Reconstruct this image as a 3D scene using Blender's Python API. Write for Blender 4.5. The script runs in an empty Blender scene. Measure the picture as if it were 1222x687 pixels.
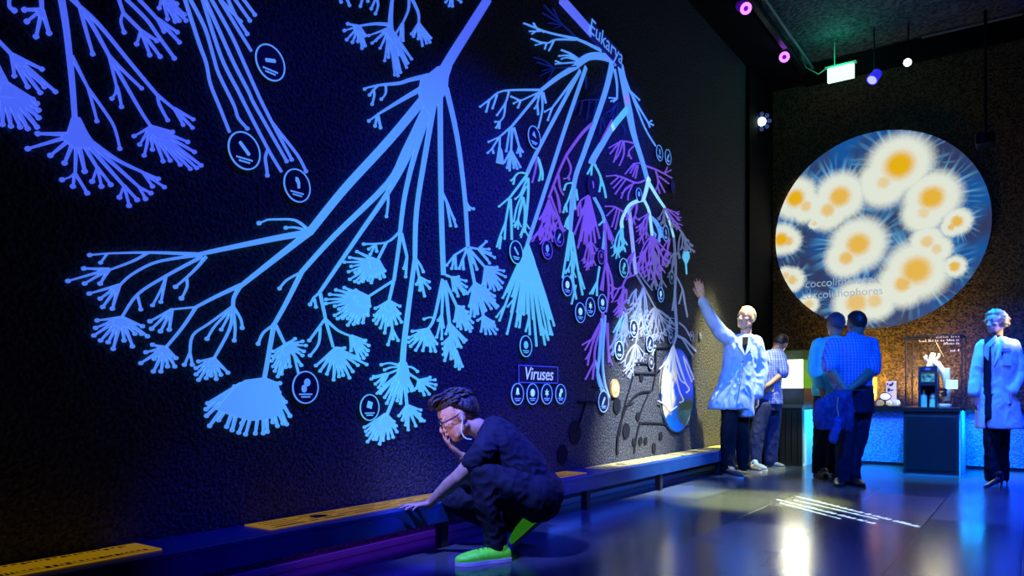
import bpy, bmesh, math, random
from mathutils import Vector, Matrix, noise
random.seed(7)
SC = bpy.context.scene
COL = SC.collection
# ------------------------------------------------------------------ camera geometry
F, CX, HY, HC, CAMX = 899.0, 611.0, 468.0, 0.93, 3.22
SN, CS = 0.5703, 0.8214
FWD = Vector((-SN, CS, 0)); RGT = Vector((CS, SN, 0)); UP = Vector((0, 0, 1))
CAM = Vector((CAMX, 0, HC))
def ray(px, py): return FWD + RGT*((px-CX)/F) + UP*((HY-py)/F)
def at(px, py, d): return CAM + ray(px, py)*d
def onX(px, py, x=0.0):
    r = ray(px, py); return CAM + r*((x-CAMX)/r.x)
def onY(px, py, y):
    r = ray(px, py); return CAM + r*(y/r.y)
def onZ(px, py, z=0.0):
    r = ray(px, py); return CAM + r*((z-HC)/r.z)
cam_d = bpy.data.cameras.new('camera'); cam = bpy.data.objects.new('camera', cam_d); COL.objects.link(cam)
cam.location = CAM; cam.rotation_euler = (math.pi/2, 0, math.atan2(SN, CS))
cam_d.sensor_width = 36; cam_d.lens = 36*F/1222; cam_d.shift_y = (HY-343.5)/1222; cam_d.clip_start = .05
SC.camera = cam
SC.view_settings.view_transform = 'Standard'; SC.view_settings.look = 'None'
SC.view_settings.gamma = 1; SC.view_settings.exposure = 0; SC.view_settings.use_curve_mapping = False
w = bpy.data.worlds.new('world'); SC.world = w; w.use_nodes = True
w.node_tree.nodes['Background'].inputs[0].default_value = (0.02, 0.03, 0.12, 1)
w.node_tree.nodes['Background'].inputs[1].default_value = 0.02

# ------------------------------------------------------------------ materials
def lin(c):
    c = c/255.0
    return c/12.92 if c <= .04045 else ((c+.055)/1.055)**2.4
def rgb(r, g, b, a=1): return (lin(r), lin(g), lin(b), a)
MATS = {}
def mat(name, col=(.5, .5, .5, 1), rough=.6, metal=0, emit=None, es=1.0, spec=.5, coat=0):
    if name in MATS: return MATS[name]
    m = bpy.data.materials.new(name); m.use_nodes = True
    b = m.node_tree.nodes['Principled BSDF']
    b.inputs['Base Color'].default_value = col
    b.inputs['Roughness'].default_value = rough
    b.inputs['Metallic'].default_value = metal
    b.inputs['Specular IOR Level'].default_value = spec
    if emit:
        b.inputs['Emission Color'].default_value = emit
        b.inputs['Emission Strength'].default_value = es
    MATS[name] = m
    return m
def nd(m, t, **kw):
    n = m.node_tree.nodes.new(t)
    for k, v in kw.items():
        if k.startswith('i_'):
            n.inputs[int(k[2:])].default_value = v
        else: setattr(n, k, v)
    return n
def lk(m, a, b): m.node_tree.links.new(a, b)
def bsdf(m): return m.node_tree.nodes['Principled BSDF']
def objco(m, scale=(1, 1, 1)):
    t = nd(m, 'ShaderNodeNewGeometry')
    mp = nd(m, 'ShaderNodeMapping'); mp.inputs['Scale'].default_value = scale
    lk(m, t.outputs['Position'], mp.inputs['Vector']); return mp.outputs[0]
def noisemat(name, c1, c2, scale=8, rough=.6, bump=0.0, bscale=None, dist=.01, stretch=(1, 1, 1), spec=.5, metal=0, detail=4, lo=.35, hi=.65):
    if name in MATS: return MATS[name]
    m = mat(name, c1, rough, metal, spec=spec)
    co = objco(m, stretch)
    n = nd(m, 'ShaderNodeTexNoise'); n.inputs['Scale'].default_value = scale; n.inputs['Detail'].default_value = detail
    lk(m, co, n.inputs['Vector'])
    r = nd(m, 'ShaderNodeValToRGB'); r.color_ramp.elements[0].color = c1; r.color_ramp.elements[1].color = c2
    r.color_ramp.elements[0].position = lo; r.color_ramp.elements[1].position = hi
    lk(m, n.outputs['Fac'], r.inputs[0]); lk(m, r.outputs[0], bsdf(m).inputs['Base Color'])
    if bump:
        n2 = nd(m, 'ShaderNodeTexNoise'); n2.inputs['Scale'].default_value = bscale or scale; n2.inputs['Detail'].default_value = 5
        lk(m, co, n2.inputs['Vector'])
        b = nd(m, 'ShaderNodeBump'); b.inputs['Strength'].default_value = bump; b.inputs['Distance'].default_value = dist
        lk(m, n2.outputs['Fac'], b.inputs['Height']); lk(m, b.outputs[0], bsdf(m).inputs['Normal'])
    return m

# ------------------------------------------------------------------ object helpers
def empty(name, loc, label=None, cat=None, group=None, kind=None):
    o = bpy.data.objects.new(name, None); COL.objects.link(o); o.location = loc
    o.empty_display_size = .05
    tag(o, label, cat, group, kind); return o
def tag(o, label=None, cat=None, group=None, kind=None):
    if label: o['label'] = label
    if cat: o['category'] = cat
    if group: o['group'] = group
    if kind: o['kind'] = kind
    return o
def link(name, bm, m, parent=None, smooth=False, label=None, recalc=True):
    """bm is in world coordinates; becomes a mesh with its origin at the parent (or its own centre)"""
    if recalc: bmesh.ops.recalc_face_normals(bm, faces=bm.faces)
    if parent is not None:
        org = parent.matrix_basis.translation.copy()
        pp = parent.parent
        while pp is not None:
            org += pp.matrix_basis.translation; pp = pp.parent
    else:
        xs = [v.co for v in bm.verts]
        org = Vector(((min(v.x for v in xs)+max(v.x for v in xs))/2, (min(v.y for v in xs)+max(v.y for v in xs))/2, min(v.z for v in xs)))
    for v in bm.verts: v.co -= org
    me = bpy.data.meshes.new(name); bm.to_mesh(me); bm.free()
    if m is not None: me.materials.append(m)
    if smooth:
        for p in me.polygons: p.use_smooth = True
    o = bpy.data.objects.new(name, me); COL.objects.link(o)
    if parent is not None: o.parent = parent
    else: o.location = org
    if label: o['label'] = label
    return o
def box(bm, x0, x1, y0, y1, z0, z1, bev=0.0):
    vs = [bm.verts.new((x, y, z)) for x in (x0, x1) for y in (y0, y1) for z in (z0, z1)]
    q = [(0, 1, 3, 2), (4, 6, 7, 5), (0, 4, 5, 1), (2, 3, 7, 6), (0, 2, 6, 4), (1, 5, 7, 3)]
    fs = [bm.faces.new([vs[i] for i in f]) for f in q]
    if bev:
        es = set(e for f in fs for e in f.edges)
        bmesh.ops.bevel(bm, geom=list(es), offset=bev, segments=2, affect='EDGES', profile=.5)
    return bm
def frame_of(d):
    d = d.normalized(); a = Vector((0, 0, 1)) if abs(d.z) < .9 else Vector((1, 0, 0))
    u = d.cross(a).normalized(); return u, d.cross(u).normalized()
def curve(pts, k=5):
    pts = [Vector(p) for p in pts]; q = [pts[0]]+pts+[pts[-1]]; o = []
    for i in range(1, len(q)-2):
        a, c, d, e = q[i-1], q[i], q[i+1], q[i+2]
        for j in range(k):
            u = j/k; o.append(.5*((2*c)+(d-a)*u+(2*a-5*c+4*d-e)*u*u+(3*c-a-3*d+e)*u**3))
    return o+[pts[-1]]
def tube(bm, pts, r, n=10, cap=True):
    pts = [Vector(p) for p in pts]
    rs = r if isinstance(r, (list, tuple)) else [r]*len(pts)
    rings = []; u = None
    for i, p in enumerate(pts):
        d = (pts[min(i+1, len(pts)-1)]-pts[max(i-1, 0)])
        if u is None: u, v = frame_of(d)
        else:
            dn = d.normalized(); u = (u-dn*u.dot(dn)).normalized(); v = dn.cross(u)
        rings.append([bm.verts.new(p+(u*math.cos(2*math.pi*k/n)+v*math.sin(2*math.pi*k/n))*rs[i]) for k in range(n)])
    for a, b in zip(rings[:-1], rings[1:]):
        for k in range(n): bm.faces.new((a[k], a[(k+1) % n], b[(k+1) % n], b[k]))
    if cap: bm.faces.new(rings[0][::-1]); bm.faces.new(rings[-1])
    return bm
def cyl(bm, a, b, r1, r2=None, n=24): return tube(bm, [a, b], [r1, r2 if r2 is not None else r1], n)
def ell(bm, c, ax, ay, az, nu=16, nv=10):
    """ellipsoid with semi-axis vectors"""
    c = Vector(c); top = bm.verts.new(c+az); bot = bm.verts.new(c-az); R = []
    for j in range(1, nv):
        t = math.pi*j/nv
        R.append([bm.verts.new(c+az*math.cos(t)+(ax*math.cos(2*math.pi*i/nu)+ay*math.sin(2*math.pi*i/nu))*math.sin(t)) for i in range(nu)])
    for i in range(nu):
        bm.faces.new((top, R[0][i], R[0][(i+1) % nu])); bm.faces.new((bot, R[-1][(i+1) % nu], R[-1][i]))
        for a, b in zip(R[:-1], R[1:]): bm.faces.new((a[i], b[i], b[(i+1) % nu], a[(i+1) % nu]))
def sph(bm, c, r, nu=14, nv=9): ell(bm, c, Vector((r, 0, 0)), Vector((0, r, 0)), Vector((0, 0, r)), nu, nv)
def limb(bm, pts, n=16):
    """rounded tapering chain: [(Vector, radius), ...]"""
    for p, r in pts: sph(bm, p, r)
    for (p, r), (q, s) in zip(pts[:-1], pts[1:]):
        if (q-p).length > 1e-4: cyl(bm, p, q, r, s, n)
def loft(bm, secs, n=28, sq=1.0):
    """closed loft: secs = [(centre, half-axis a, half-axis b), ...]"""
    rings = []
    for c, a, b in secs:
        ring = []
        for k in range(n):
            t = 2*math.pi*k/n; cc, ss = math.cos(t), math.sin(t)
            if sq != 1.0:
                cc = math.copysign(abs(cc)**sq, cc); ss = math.copysign(abs(ss)**sq, ss)
            ring.append(bm.verts.new(c+a*cc+b*ss))
        rings.append(ring)
    for a, b in zip(rings[:-1], rings[1:]):
        for k in range(n): bm.faces.new((a[k], a[(k+1) % n], b[(k+1) % n], b[k]))
    bm.faces.new(rings[0][::-1]); bm.faces.new(rings[-1])
def prism(bm, pts, nvec):
    """flat polygon pts (Vectors) thickened along nvec"""
    a = [bm.verts.new(p+nvec) for p in pts]; b = [bm.verts.new(p) for p in pts]
    try:
        bm.faces.new(a); bm.faces.new(b[::-1])
    except ValueError: return
    n = len(pts)
    for i in range(n): bm.faces.new((a[i], b[i], b[(i+1) % n], a[(i+1) % n]))
def blob(name, bm, m, parent, voxel=.01, smooth=4, post=None, label=None, disp=None):
    """union the overlapping closed shapes into one continuous skin"""
    me = bpy.data.meshes.new('t'); bmesh.ops.recalc_face_normals(bm, faces=bm.faces); bm.to_mesh(me); bm.free()
    o = bpy.data.objects.new('t', me); COL.objects.link(o)
    md = o.modifiers.new('r', 'REMESH'); md.mode = 'VOXEL'; md.voxel_size = voxel; md.use_smooth_shade = True
    if smooth:
        sm = o.modifiers.new('s', 'SMOOTH'); sm.iterations = smooth; sm.factor = .5
    dg = bpy.context.evaluated_depsgraph_get(); dg.update()
    me2 = bpy.data.meshes.new_from_object(o.evaluated_get(dg))
    bpy.data.objects.remove(o); bpy.data.meshes.remove(me)
    b2 = bmesh.new(); b2.from_mesh(me2); bpy.data.meshes.remove(me2)
    if disp:
        b2.normal_update()
        for v in b2.verts:
            v.co += v.normal*disp(v.co)
    if post:
        for v in b2.verts: v.co = post(v.co)
    return link(name, b2, m, parent, smooth=True, label=label, recalc=False)
def text_mesh(body, size, mtx, m, name, parent=None, ext=.002, label=None, shear=0, align='CENTER'):
    cu = bpy.data.curves.new('t', 'FONT'); cu.body = body; cu.size = size; cu.extrude = ext; cu.shear = shear
    cu.align_x = align; cu.align_y = 'CENTER'
    o = bpy.data.objects.new('t', cu); COL.objects.link(o)
    dg = bpy.context.evaluated_depsgraph_get(); dg.update()
    me = bpy.data.meshes.new_from_object(o.evaluated_get(dg)); bpy.data.objects.remove(o)
    b = bmesh.new(); b.from_mesh(me); bpy.data.meshes.remove(me)
    for v in b.verts: v.co = mtx @ v.co
    return link(name, b, m, parent, recalc=False, label=label)
def basis(o, x, y, z=None):
    x = Vector(x).normalized(); y = Vector(y).normalized(); z = x.cross(y) if z is None else Vector(z)
    M = Matrix.Identity(4)
    for i, c in enumerate((x, y, z, Vector(o))):
        for j in range(3): M[j][i] = c[j]
    return M
def spot(name, loc, target, col, power, angle=40, blend=.6, size=.05):
    l = bpy.data.lights.new(name, 'SPOT'); l.color = col; l.energy = power; l.spot_size = math.radians(angle); l.spot_blend = blend; l.shadow_soft_size = size
    o = bpy.data.objects.new(name, l); COL.objects.link(o); o.location = loc
    o.rotation_euler = (Vector(target)-Vector(loc)).to_track_quat('-Z', 'Y').to_euler(); return o
def area(name, loc, target, col, power, sx, sy, spread=180):
    l = bpy.data.lights.new(name, 'AREA'); l.shape = 'RECTANGLE'; l.color = col; l.energy = power; l.size = sx; l.size_y = sy; l.spread = math.radians(spread)
    o = bpy.data.objects.new(name, l); COL.objects.link(o); o.location = loc
    o.rotation_euler = (Vector(target)-Vector(loc)).to_track_quat('-Z', 'Y').to_euler(); return o
def point(name, loc, col, power, size=.05):
    l = bpy.data.lights.new(name, 'POINT'); l.color = col; l.energy = power; l.shadow_soft_size = size
    o = bpy.data.objects.new(name, l); COL.objects.link(o); o.location = loc; return o
# ------------------------------------------------------------------ room shell
YW = 11.3      # far wall
ZC = 5.61      # ceiling
def rough_wall(name, c1, c2, scale=34, dist=.03, rough=.75, strength=1.0, spec=.35):
    m = mat(name, c1, rough, spec=spec)
    co = objco(m)
    n = nd(m, 'ShaderNodeTexNoise'); n.inputs['Scale'].default_value = scale; n.inputs['Detail'].default_value = 3; n.inputs['Roughness'].default_value = .55
    v = nd(m, 'ShaderNodeTexVoronoi'); v.inputs['Scale'].default_value = scale*1.3
    lk(m, co, n.inputs['Vector']); lk(m, co, v.inputs['Vector'])
    a = nd(m, 'ShaderNodeMath', operation='SUBTRACT'); lk(m, n.outputs['Fac'], a.inputs[0])
    ms = nd(m, 'ShaderNodeMath', operation='MULTIPLY', i_1=.35); lk(m, v.outputs['Distance'], ms.inputs[0]); lk(m, ms.outputs[0], a.inputs[1])
    b = nd(m, 'ShaderNodeBump'); b.inputs['Strength'].default_value = strength; b.inputs['Distance'].default_value = dist
    lk(m, a.outputs[0], b.inputs['Height']); lk(m, b.outputs[0], bsdf(m).inputs['Normal'])
    r = nd(m, 'ShaderNodeValToRGB'); r.color_ramp.elements[0].color = c1; r.color_ramp.elements[1].color = c2
    r.color_ramp.elements[0].position = .38; r.color_ramp.elements[1].position = .62
    lk(m, n.outputs['Fac'], r.inputs[0]); lk(m, r.outputs[0], bsdf(m).inputs['Base Color'])
    return m
M_WALL = rough_wall('rough dark plaster', (.022, .022, .026, 1), (.10, .10, .105, 1), 48, dist=.028)
M_FAR = rough_wall('rough brown plaster', (.02, .014, .010, 1), (.14, .088, .035, 1), 42)
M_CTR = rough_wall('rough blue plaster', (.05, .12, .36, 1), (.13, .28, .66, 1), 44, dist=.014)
M_CEIL = rough_wall('rough ceiling plaster', (.03, .03, .035, 1), (.12, .13, .14, 1), 22)
M_BLACK = mat('light falloff black', (.004, .004, .005, 1), .8, spec=.1)
def struct(name, bm, m, label=None):
    o = link(name, bm, m); o['kind'] = 'structure'
    if label: o['label'] = label
    return o
struct('wall_left', box(bmesh.new(), -.2, 0, -2.2, 10.2, 0, ZC), M_WALL)
struct('wall_left', box(bmesh.new(), -.2, .05, 10.2, YW, 0, ZC), M_BLACK)  # end stretch in black: light falloff put into the wall colour
struct('wall_far', box(bmesh.new(), -.2, 9.0, YW, YW+.2, 0, ZC), M_FAR)
struct('wall_right', box(bmesh.new(), 9.0, 9.2, -2.4, YW+.2, 0, ZC), M_BLACK)
struct('wall_back', box(bmesh.new(), -.2, 9.2, -2.4, -2.2, 0, ZC), M_BLACK)
struct('ceiling', box(bmesh.new(), -.2, 9.2, -2.4, YW+.2, ZC, ZC+.15), M_CEIL)
# floor tiles
mf = mat('polished dark slate tiles', (.02, .02, .02, 1), .2, spec=.32)
co = objco(mf)
br = nd(mf, 'ShaderNodeTexBrick'); br.offset = 0.5; br.squash = 1
mp = nd(mf, 'ShaderNodeMapping'); mp.inputs['Rotation'].default_value = (0, 0, math.pi/2); mp.inputs['Location'].default_value = (.0, .32, 0)
lk(mf, co, mp.inputs['Vector']); lk(mf, mp.outputs[0], br.inputs['Vector'])
br.inputs['Scale'].default_value = 1; br.inputs['Brick Width'].default_value = .9; br.inputs['Row Height'].default_value = .58
br.inputs['Mortar Size'].default_value = .006; br.inputs['Mortar Smooth'].default_value = .2
br.inputs['Color1'].default_value = (.034, .042, .055, 1); br.inputs['Color2'].default_value = (.095, .115, .14, 1); br.inputs['Mortar'].default_value = (.008, .008, .008, 1)
nz = nd(mf, 'ShaderNodeTexNoise'); nz.inputs['Scale'].default_value = 2.4; nz.inputs['Detail'].default_value = 2; lk(mf, co, nz.inputs['Vector'])
mx = nd(mf, 'ShaderNodeMix', data_type='RGBA', blend_type='MULTIPLY'); mx.inputs['Factor'].default_value = .6
lk(mf, br.outputs['Color'], mx.inputs[6]); lk(mf, nz.outputs['Color'], mx.inputs[7])
lk(mf, br.outputs['Color'], bsdf(mf).inputs['Base Color'])
mr = nd(mf, 'ShaderNodeMapRange'); mr.inputs['To Min'].default_value = .15; mr.inputs['To Max'].default_value = .25
lk(mf, br.outputs['Color'], mr.inputs['Value']); mr.inputs['From Min'].default_value = .03; mr.inputs['From Max'].default_value = .11; lk(mf, mr.outputs[0], bsdf(mf).inputs['Roughness'])
bp = nd(mf, 'ShaderNodeBump'); bp.inputs['Strength'].default_value = .25; bp.inputs['Distance'].default_value = .004; bp.invert = True
lk(mf, br.outputs['Fac'], bp.inputs['Height'])
bp2 = nd(mf, 'ShaderNodeBump'); bp2.inputs['Strength'].default_value = .08; bp2.inputs['Distance'].default_value = .004
lk(mf, nz.outputs['Fac'], bp2.inputs['Height']); lk(mf, bp.outputs[0], bp2.inputs['Normal']); lk(mf, bp2.outputs[0], bsdf(mf).inputs['Normal'])
struct('floor', box(bmesh.new(), -.2, 9.2, -2.4, YW+.2, -.1, 0), mf)
# skirting along the rough wall
M_SKIRT = mat('pale skirting metal', (.35, .36, .38, 1), .35, .4)
struct('baseboard_left', box(bmesh.new(), 0.0, .03, -2.2, 9.6, 0, .045, .004), M_SKIRT)
# ceiling: black soffit over the mural side, dropped edge beam at the far wall
struct('trim_1', box(bmesh.new(), -.0, .50, -2.2, YW, ZC-.26, ZC), M_BLACK)
struct('trim_2', box(bmesh.new(), .52, 9.0, YW-.09, YW, ZC-.30, ZC-.02), M_BLACK)
struct('trim_3', box(bmesh.new(), 2.0, 3.1, YW-.13, YW-.09, ZC-.035, ZC-.015), mat('thin steel edge', (.3, .3, .32, 1), .4, .5))

# ------------------------------------------------------------------ long low bench with yellow timeline panels
BZ = .275; BX = .33
M_BENCH = noisemat('blue lacquered board', (.010, .045, .17, 1), (.014, .06, .22, 1), 6, .35)
bench = empty('bench', (.2, 3.5, 0), 'long low blue bench along the mural wall with yellow panels on top', 'bench')
link('bench_top', box(bmesh.new(), .002, BX, -1.2, 9.35, BZ-.022, BZ, .003), M_BENCH, bench)
link('fascia', box(bmesh.new(), BX-.02, BX, -1.2, 9.35, BZ-.115, BZ-.0225), M_BENCH, bench)
for y in (-.4, 1.75, 3.49, 5.26, 6.68, 8.3):
    link('leg', box(bmesh.new(), BX-.075, BX-.021, y-.03, y+.03, 0, BZ-.0225, .002), mat('black leg paint', (.012, .012, .016, 1), .5), bench)
M_YEL = mat('amber backlit panel', (.35, .22, .02, 1), .35, emit=rgb(196, 146, 14), es=.36)
M_YEL2 = mat('pale gold panel', (.80, .66, .20, 1), .30, emit=rgb(196, 146, 14), es=.14)
M_INK = mat('black ink', (.006, .005, .004, 1), .5)
def bench_panel(y0, y1, m, dense):
    p = link('panel', box(bmesh.new(), .03, .235, y0, y1, BZ+.0002, BZ+.006, .001), m, bench)
    b = bmesh.new(); y = y0+.04; row = 0
    rr = random.Random(int(y0*100))
    for xx in ([.055, .19] if dense else [.07, .115, .16, .20]):
        y = y0+.05
        while y < y1-.06:
            L = rr.uniform(.006, .02) if dense else rr.uniform(.03, .30)
            wd = rr.uniform(.008, .03) if dense else rr.uniform(.004, .012)
            if y+L < y1-.03: box(b, xx, xx+wd, y, y+L, BZ+.006, BZ+.0068)
            y += L+(rr.uniform(.006, .014) if dense else rr.uniform(.02, .12))
    if dense:
        box(b, .035, .04, y0+.01, y1-.15, BZ+.006, BZ+.0068); box(b, .222, .226, y0+.01, y1-.01, BZ+.006, BZ+.0068)
    else:
        box(b, .215, .22, y0+.02, y1-.02, BZ+.006, BZ+.0068)
        ell(b, Vector((.13, (y0+y1)/2-.35, BZ+.0062)), Vector((.045, 0, 0)), Vector((0, .05, 0)), Vector((0, 0, .0008)))
    link('printed_marks', b, M_INK, p)
bench_panel(-.9, 1.745, M_YEL, True)
bench_panel(2.29, 3.75, M_YEL, False)
bench_panel(4.05, 5.36, M_YEL, False)
bench_panel(5.70, 7.35, M_YEL2, False)
bench_panel(7.45, 9.2, M_YEL2, False)

# ------------------------------------------------------------------ round screen of microbes on the far wall
YS = YW-.05
c0 = onY(1045, 274, YS)
def s_xy(px, py):
    p = onY(px, py, YS); return (p.x-c0.x, p.z-c0.z)
RS = 1.335
ms = bpy.data.materials.new('glowing microbe picture'); ms.use_nodes = True
MATS['screen'] = ms
nt = ms.node_tree
def mth(op, a, b=None, c=None):
    n = nt.nodes.new('ShaderNodeMath'); n.operation = op
    for i, v in enumerate((a, b, c)):
        if v is None: continue
        if isinstance(v, (int, float)): n.inputs[i].default_value = v
        else: nt.links.new(v, n.inputs[i])
    return n.outputs[0]
def sstep(v, e0, e1):
    n = nt.nodes.new('ShaderNodeMapRange'); n.interpolation_type = 'SMOOTHSTEP'
    nt.links.new(v, n.inputs['Value']); n.inputs['From Min'].default_value = e0; n.inputs['From Max'].default_value = e1
    return n.outputs[0]
tc = nt.nodes.new('ShaderNodeTexCoord'); sp = nt.nodes.new('ShaderNodeSeparateXYZ'); nt.links.new(tc.outputs['Object'], sp.inputs[0])
X, Z = sp.outputs['X'], sp.outputs['Z']
nz = nt.nodes.new('ShaderNodeTexNoise'); nz.inputs['Scale'].default_value = 26; nz.inputs['Detail'].default_value = 2; nt.links.new(tc.outputs['Object'], nz.inputs['Vector'])
jit = mth('MULTIPLY', mth('SUBTRACT', nz.outputs['Fac'], .5), .055)
cells = [  # lobes (crop px x, y, halo r, yolk r, yolk warmth)
 [(458, 150, 88, 44, 1), (408, 205, 72, 20, .5)], [(270, 250, 74, 33, .9), (232, 292, 62, 22, .7)], [(130, 255, 66, 30, 1), (163, 280, 52, 18, .6)],
 [(560, 253, 76, 35, .95), (535, 300, 58, 17, .45)], [(328, 400, 80, 36, .9), (290, 443, 60, 22, .8)], [(512, 482, 86, 42, .9), (468, 525, 68, 24, .8)],
 [(322, 585, 66, 32, .75), (380, 578, 58, 22, .6)], [(85, 385, 50, 24, 1), (107, 390, 40, 16, .8)], [(120, 512, 38, 16, .7), (100, 500, 30, 12, .6)],
 [(172, 590, 30, 15, .6)], [(545, 392, 46, 18, .6), (575, 415, 40, 15, .5)], [(640, 328, 38, 17, .9), (622, 345, 28, 10, .8)], [(632, 470, 30, 15, .9)], [(190, 335, 17, 8, .5)]]
K = 2.643
halo = None; yolk = None; spk = None; warm = None
for ci, cell in enumerate(cells):
    for li, (zx, zy, hr, yr, wm) in enumerate(cell):
        cx, cz = s_xy(900+zx/K, 140+zy/K); hr_ = hr/K/87.6; yr_ = yr/K/87.6
        dx = mth('SUBTRACT', X, cx); dz = mth('SUBTRACT', Z, cz)
        d = mth('SQRT', mth('ADD', mth('MULTIPLY', dx, dx), mth('MULTIPLY', dz, dz)))
        dj = mth('ADD', d, jit)
        h = sstep(dj, hr_*1.32, hr_*.78)
        y = mth('MULTIPLY', sstep(dj, yr_*1.35, yr_*.5), wm)
        halo = h if halo is None else mth('MAXIMUM', halo, h)
        yolk = y if yolk is None else mth('MAXIMUM', yolk, y)
        if li == 0:
            an = mth('ARCTAN2', dz, dx)
            cb = nt.nodes.new('ShaderNodeCombineXYZ'); nt.links.new(an, cb.inputs[0]); cb.inputs[1].default_value = ci*7.3
            nt.links.new(mth('MULTIPLY', d, .25), cb.inputs[2])
            n2 = nt.nodes.new('ShaderNodeTexNoise'); n2.inputs['Scale'].default_value = 9; n2.inputs['Detail'].default_value = 1; nt.links.new(cb.outputs[0], n2.inputs['Vector'])
            s = mth('MULTIPLY', sstep(n2.outputs['Fac'], .47, .72), sstep(d, hr_*2.1, hr_*1.0))
            spk = s if spk is None else mth('MAXIMUM', spk, s)
def mixc(f, a, b):
    n = nt.nodes.new('ShaderNodeMix'); n.data_type = 'RGBA'
    if isinstance(f, (int, float)): n.inputs[0].default_value = f
    else: nt.links.new(f, n.inputs[0])
    for i, v in ((6, a), (7, b)):
        if isinstance(v, tuple): n.inputs[i].default_value = v
        else: nt.links.new(v, n.inputs[i])
    return n.outputs[2]
nb = nt.nodes.new('ShaderNodeTexNoise'); nb.inputs['Scale'].default_value = 1.7; nb.inputs['Detail'].default_value = 2; nt.links.new(tc.outputs['Object'], nb.inputs['Vector'])
bgc = mixc(sstep(nb.outputs['Fac'], .38, .62), rgb(50, 60, 100), rgb(22, 86, 158))
c1 = mixc(mth('MULTIPLY', spk, .62), bgc, rgb(120, 200, 240))
c2 = mixc(mth('POWER', halo, .9), c1, rgb(232, 238, 222))
c3 = mixc(yolk, c2, rgb(236, 180, 20))
for n in list(nt.nodes):
    if n.type == 'BSDF_PRINCIPLED': pb = n
pb.inputs['Base Color'].default_value = (.02, .02, .02, 1); pb.inputs['Roughness'].default_value = .9; pb.inputs['Specular IOR Level'].default_value = .1
nt.links.new(c3, pb.inputs['Emission Color']); pb.inputs['Emission Strength'].default_value = .92
scr = empty('round_screen', (c0.x, YS, c0.z), 'big round glowing screen of yellow-cored spiny microbes high on the far wall', 'screen')
b = bmesh.new(); cyl(b, (c0.x, YS+.03, c0.z), (c0.x, YS, c0.z), RS, n=96); link('picture', b, ms, scr)
b = bmesh.new(); cyl(b, (c0.x, YW-.001, c0.z), (c0.x, YS+.031, c0.z), RS-.03, n=96); link('backing', b, M_BLACK, scr)
M_CAP = mat('white caption light', (.5, .5, .5, 1), .5, emit=rgb(150, 180, 215), es=.7)
for i, (s, px, py) in enumerate((('coccolithoforen', 1004, 336), ('coccolithophores', 1004, 350))):
    p = onY(px, py, YS-.004)
    text_mesh(s, .15, basis(p, (1, 0, 0), (0, 0, 1)), M_CAP, 'caption', scr, ext=.001)

# ------------------------------------------------------------------ counter along the far wall
YC = 10.55; CT = .76
M_TOP = mat('black counter laminate', (.012, .012, .014, 1), .25)
M_CAB = noisemat('dark grey cabinet board', (.010, .012, .014, 1), (.018, .02, .022, 1), 5, .45)
cnt = empty('counter', (3.0, YC, 0), 'long counter with black top and rough blue-lit front along the far wall', 'counter')
link('counter_top', box(bmesh.new(), .52, 7.0, YC-.05, YW-.002, CT-.075, CT, .004), M_TOP, cnt)
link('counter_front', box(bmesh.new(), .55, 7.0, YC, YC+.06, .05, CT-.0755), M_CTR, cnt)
link('plinth', box(bmesh.new(), .55, 7.0, YC+.02, YC+.06, 0, .0495), mat('dark plinth', (.02, .02, .04, 1), .6), cnt)
# left cabinet with glowing showcase
pL = onZ(929, 556, 0); pR = onZ(957.5, 556, 0); YL = 9.85
xL = onY(925, 520, YL).x; xR = onY(957, 520, YL).x
cab = empty('display_cabinet', ((xL+xR)/2, YL+.3, 0), 'dark floor cabinet at the left end of the counter under the glowing showcase', 'cabinet')
link('body', box(bmesh.new(), xL-.14, xR, YL, YC-.06, .0, CT-.03, .004), M_CAB, cab)
link('cabinet_top', box(bmesh.new(), xL-.15, xR+.01, YL-.02, YC-.052, CT-.029, CT+.012, .003), mat('grey edge strip', (.10, .11, .11, 1), .35), cab)
b = bmesh.new()
for k in range(7): box(b, xL-.10+k*.075, xL-.094+k*.075, YL-.003, YL, .04, CT-.06)
link('door_grooves', b, M_BLACK, cab)
z0 = onY(940, 480, YL).z; z1 = onY(940, 463, YL).z; z2 = onY(940, 429, YL).z; z3 = onY(940, 418, YL).z
xs0 = onY(928, 450, YL).x; xs1 = onY(959.5, 450, YL).x
sh = empty('lit_showcase', ((xs0+xs1)/2, YL+.25, CT+.012), 'glowing pale yellow showcase box standing on the dark left cabinet', 'showcase')
link('base', box(bmesh.new(), xs0, xs1, YL, YL+.5, CT+.0125, z1, .003), noisemat('olive grey base', (.03, .035, .03, 1), (.05, .055, .045, 1), 4, .4), sh)
M_GLOW = mat('luminous showcase panel', (.8, .8, .6, 1), .5, emit=rgb(255, 252, 214), es=2.2)
link('glowing_panel', box(bmesh.new(), xs0+.005, xs1-.013, YL+.03, YL+.45, z1+.0005, z2), M_GLOW, sh)
link('hood', box(bmesh.new(), xs0, xs1, YL, YL+.5, z2+.0005, z3, .003), mat('green hood', (.05, .09, .015, 1), .5, emit=rgb(84, 120, 10), es=.12), sh)
link('side_strip', box(bmesh.new(), xs1-.012, xs1, YL+.002, YL+.46, z1+.0005, z2), mat('green side strip', (.1, .3, .04, 1), .5, emit=rgb(110, 190, 20), es=.5), sh)
b = bmesh.new(); rr = random.Random(4)
for k in range(16):
    x = xs0+.06+k*.014; z = z1+.035+rr.uniform(0, .025)
    box(b, x, x+rr.uniform(.006, .013), YL+.024, YL+.03, z, z+rr.uniform(.006, .02))
link('specimens', b, mat('dark specimens', (.15, .12, .06, 1), .6), sh)
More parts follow.
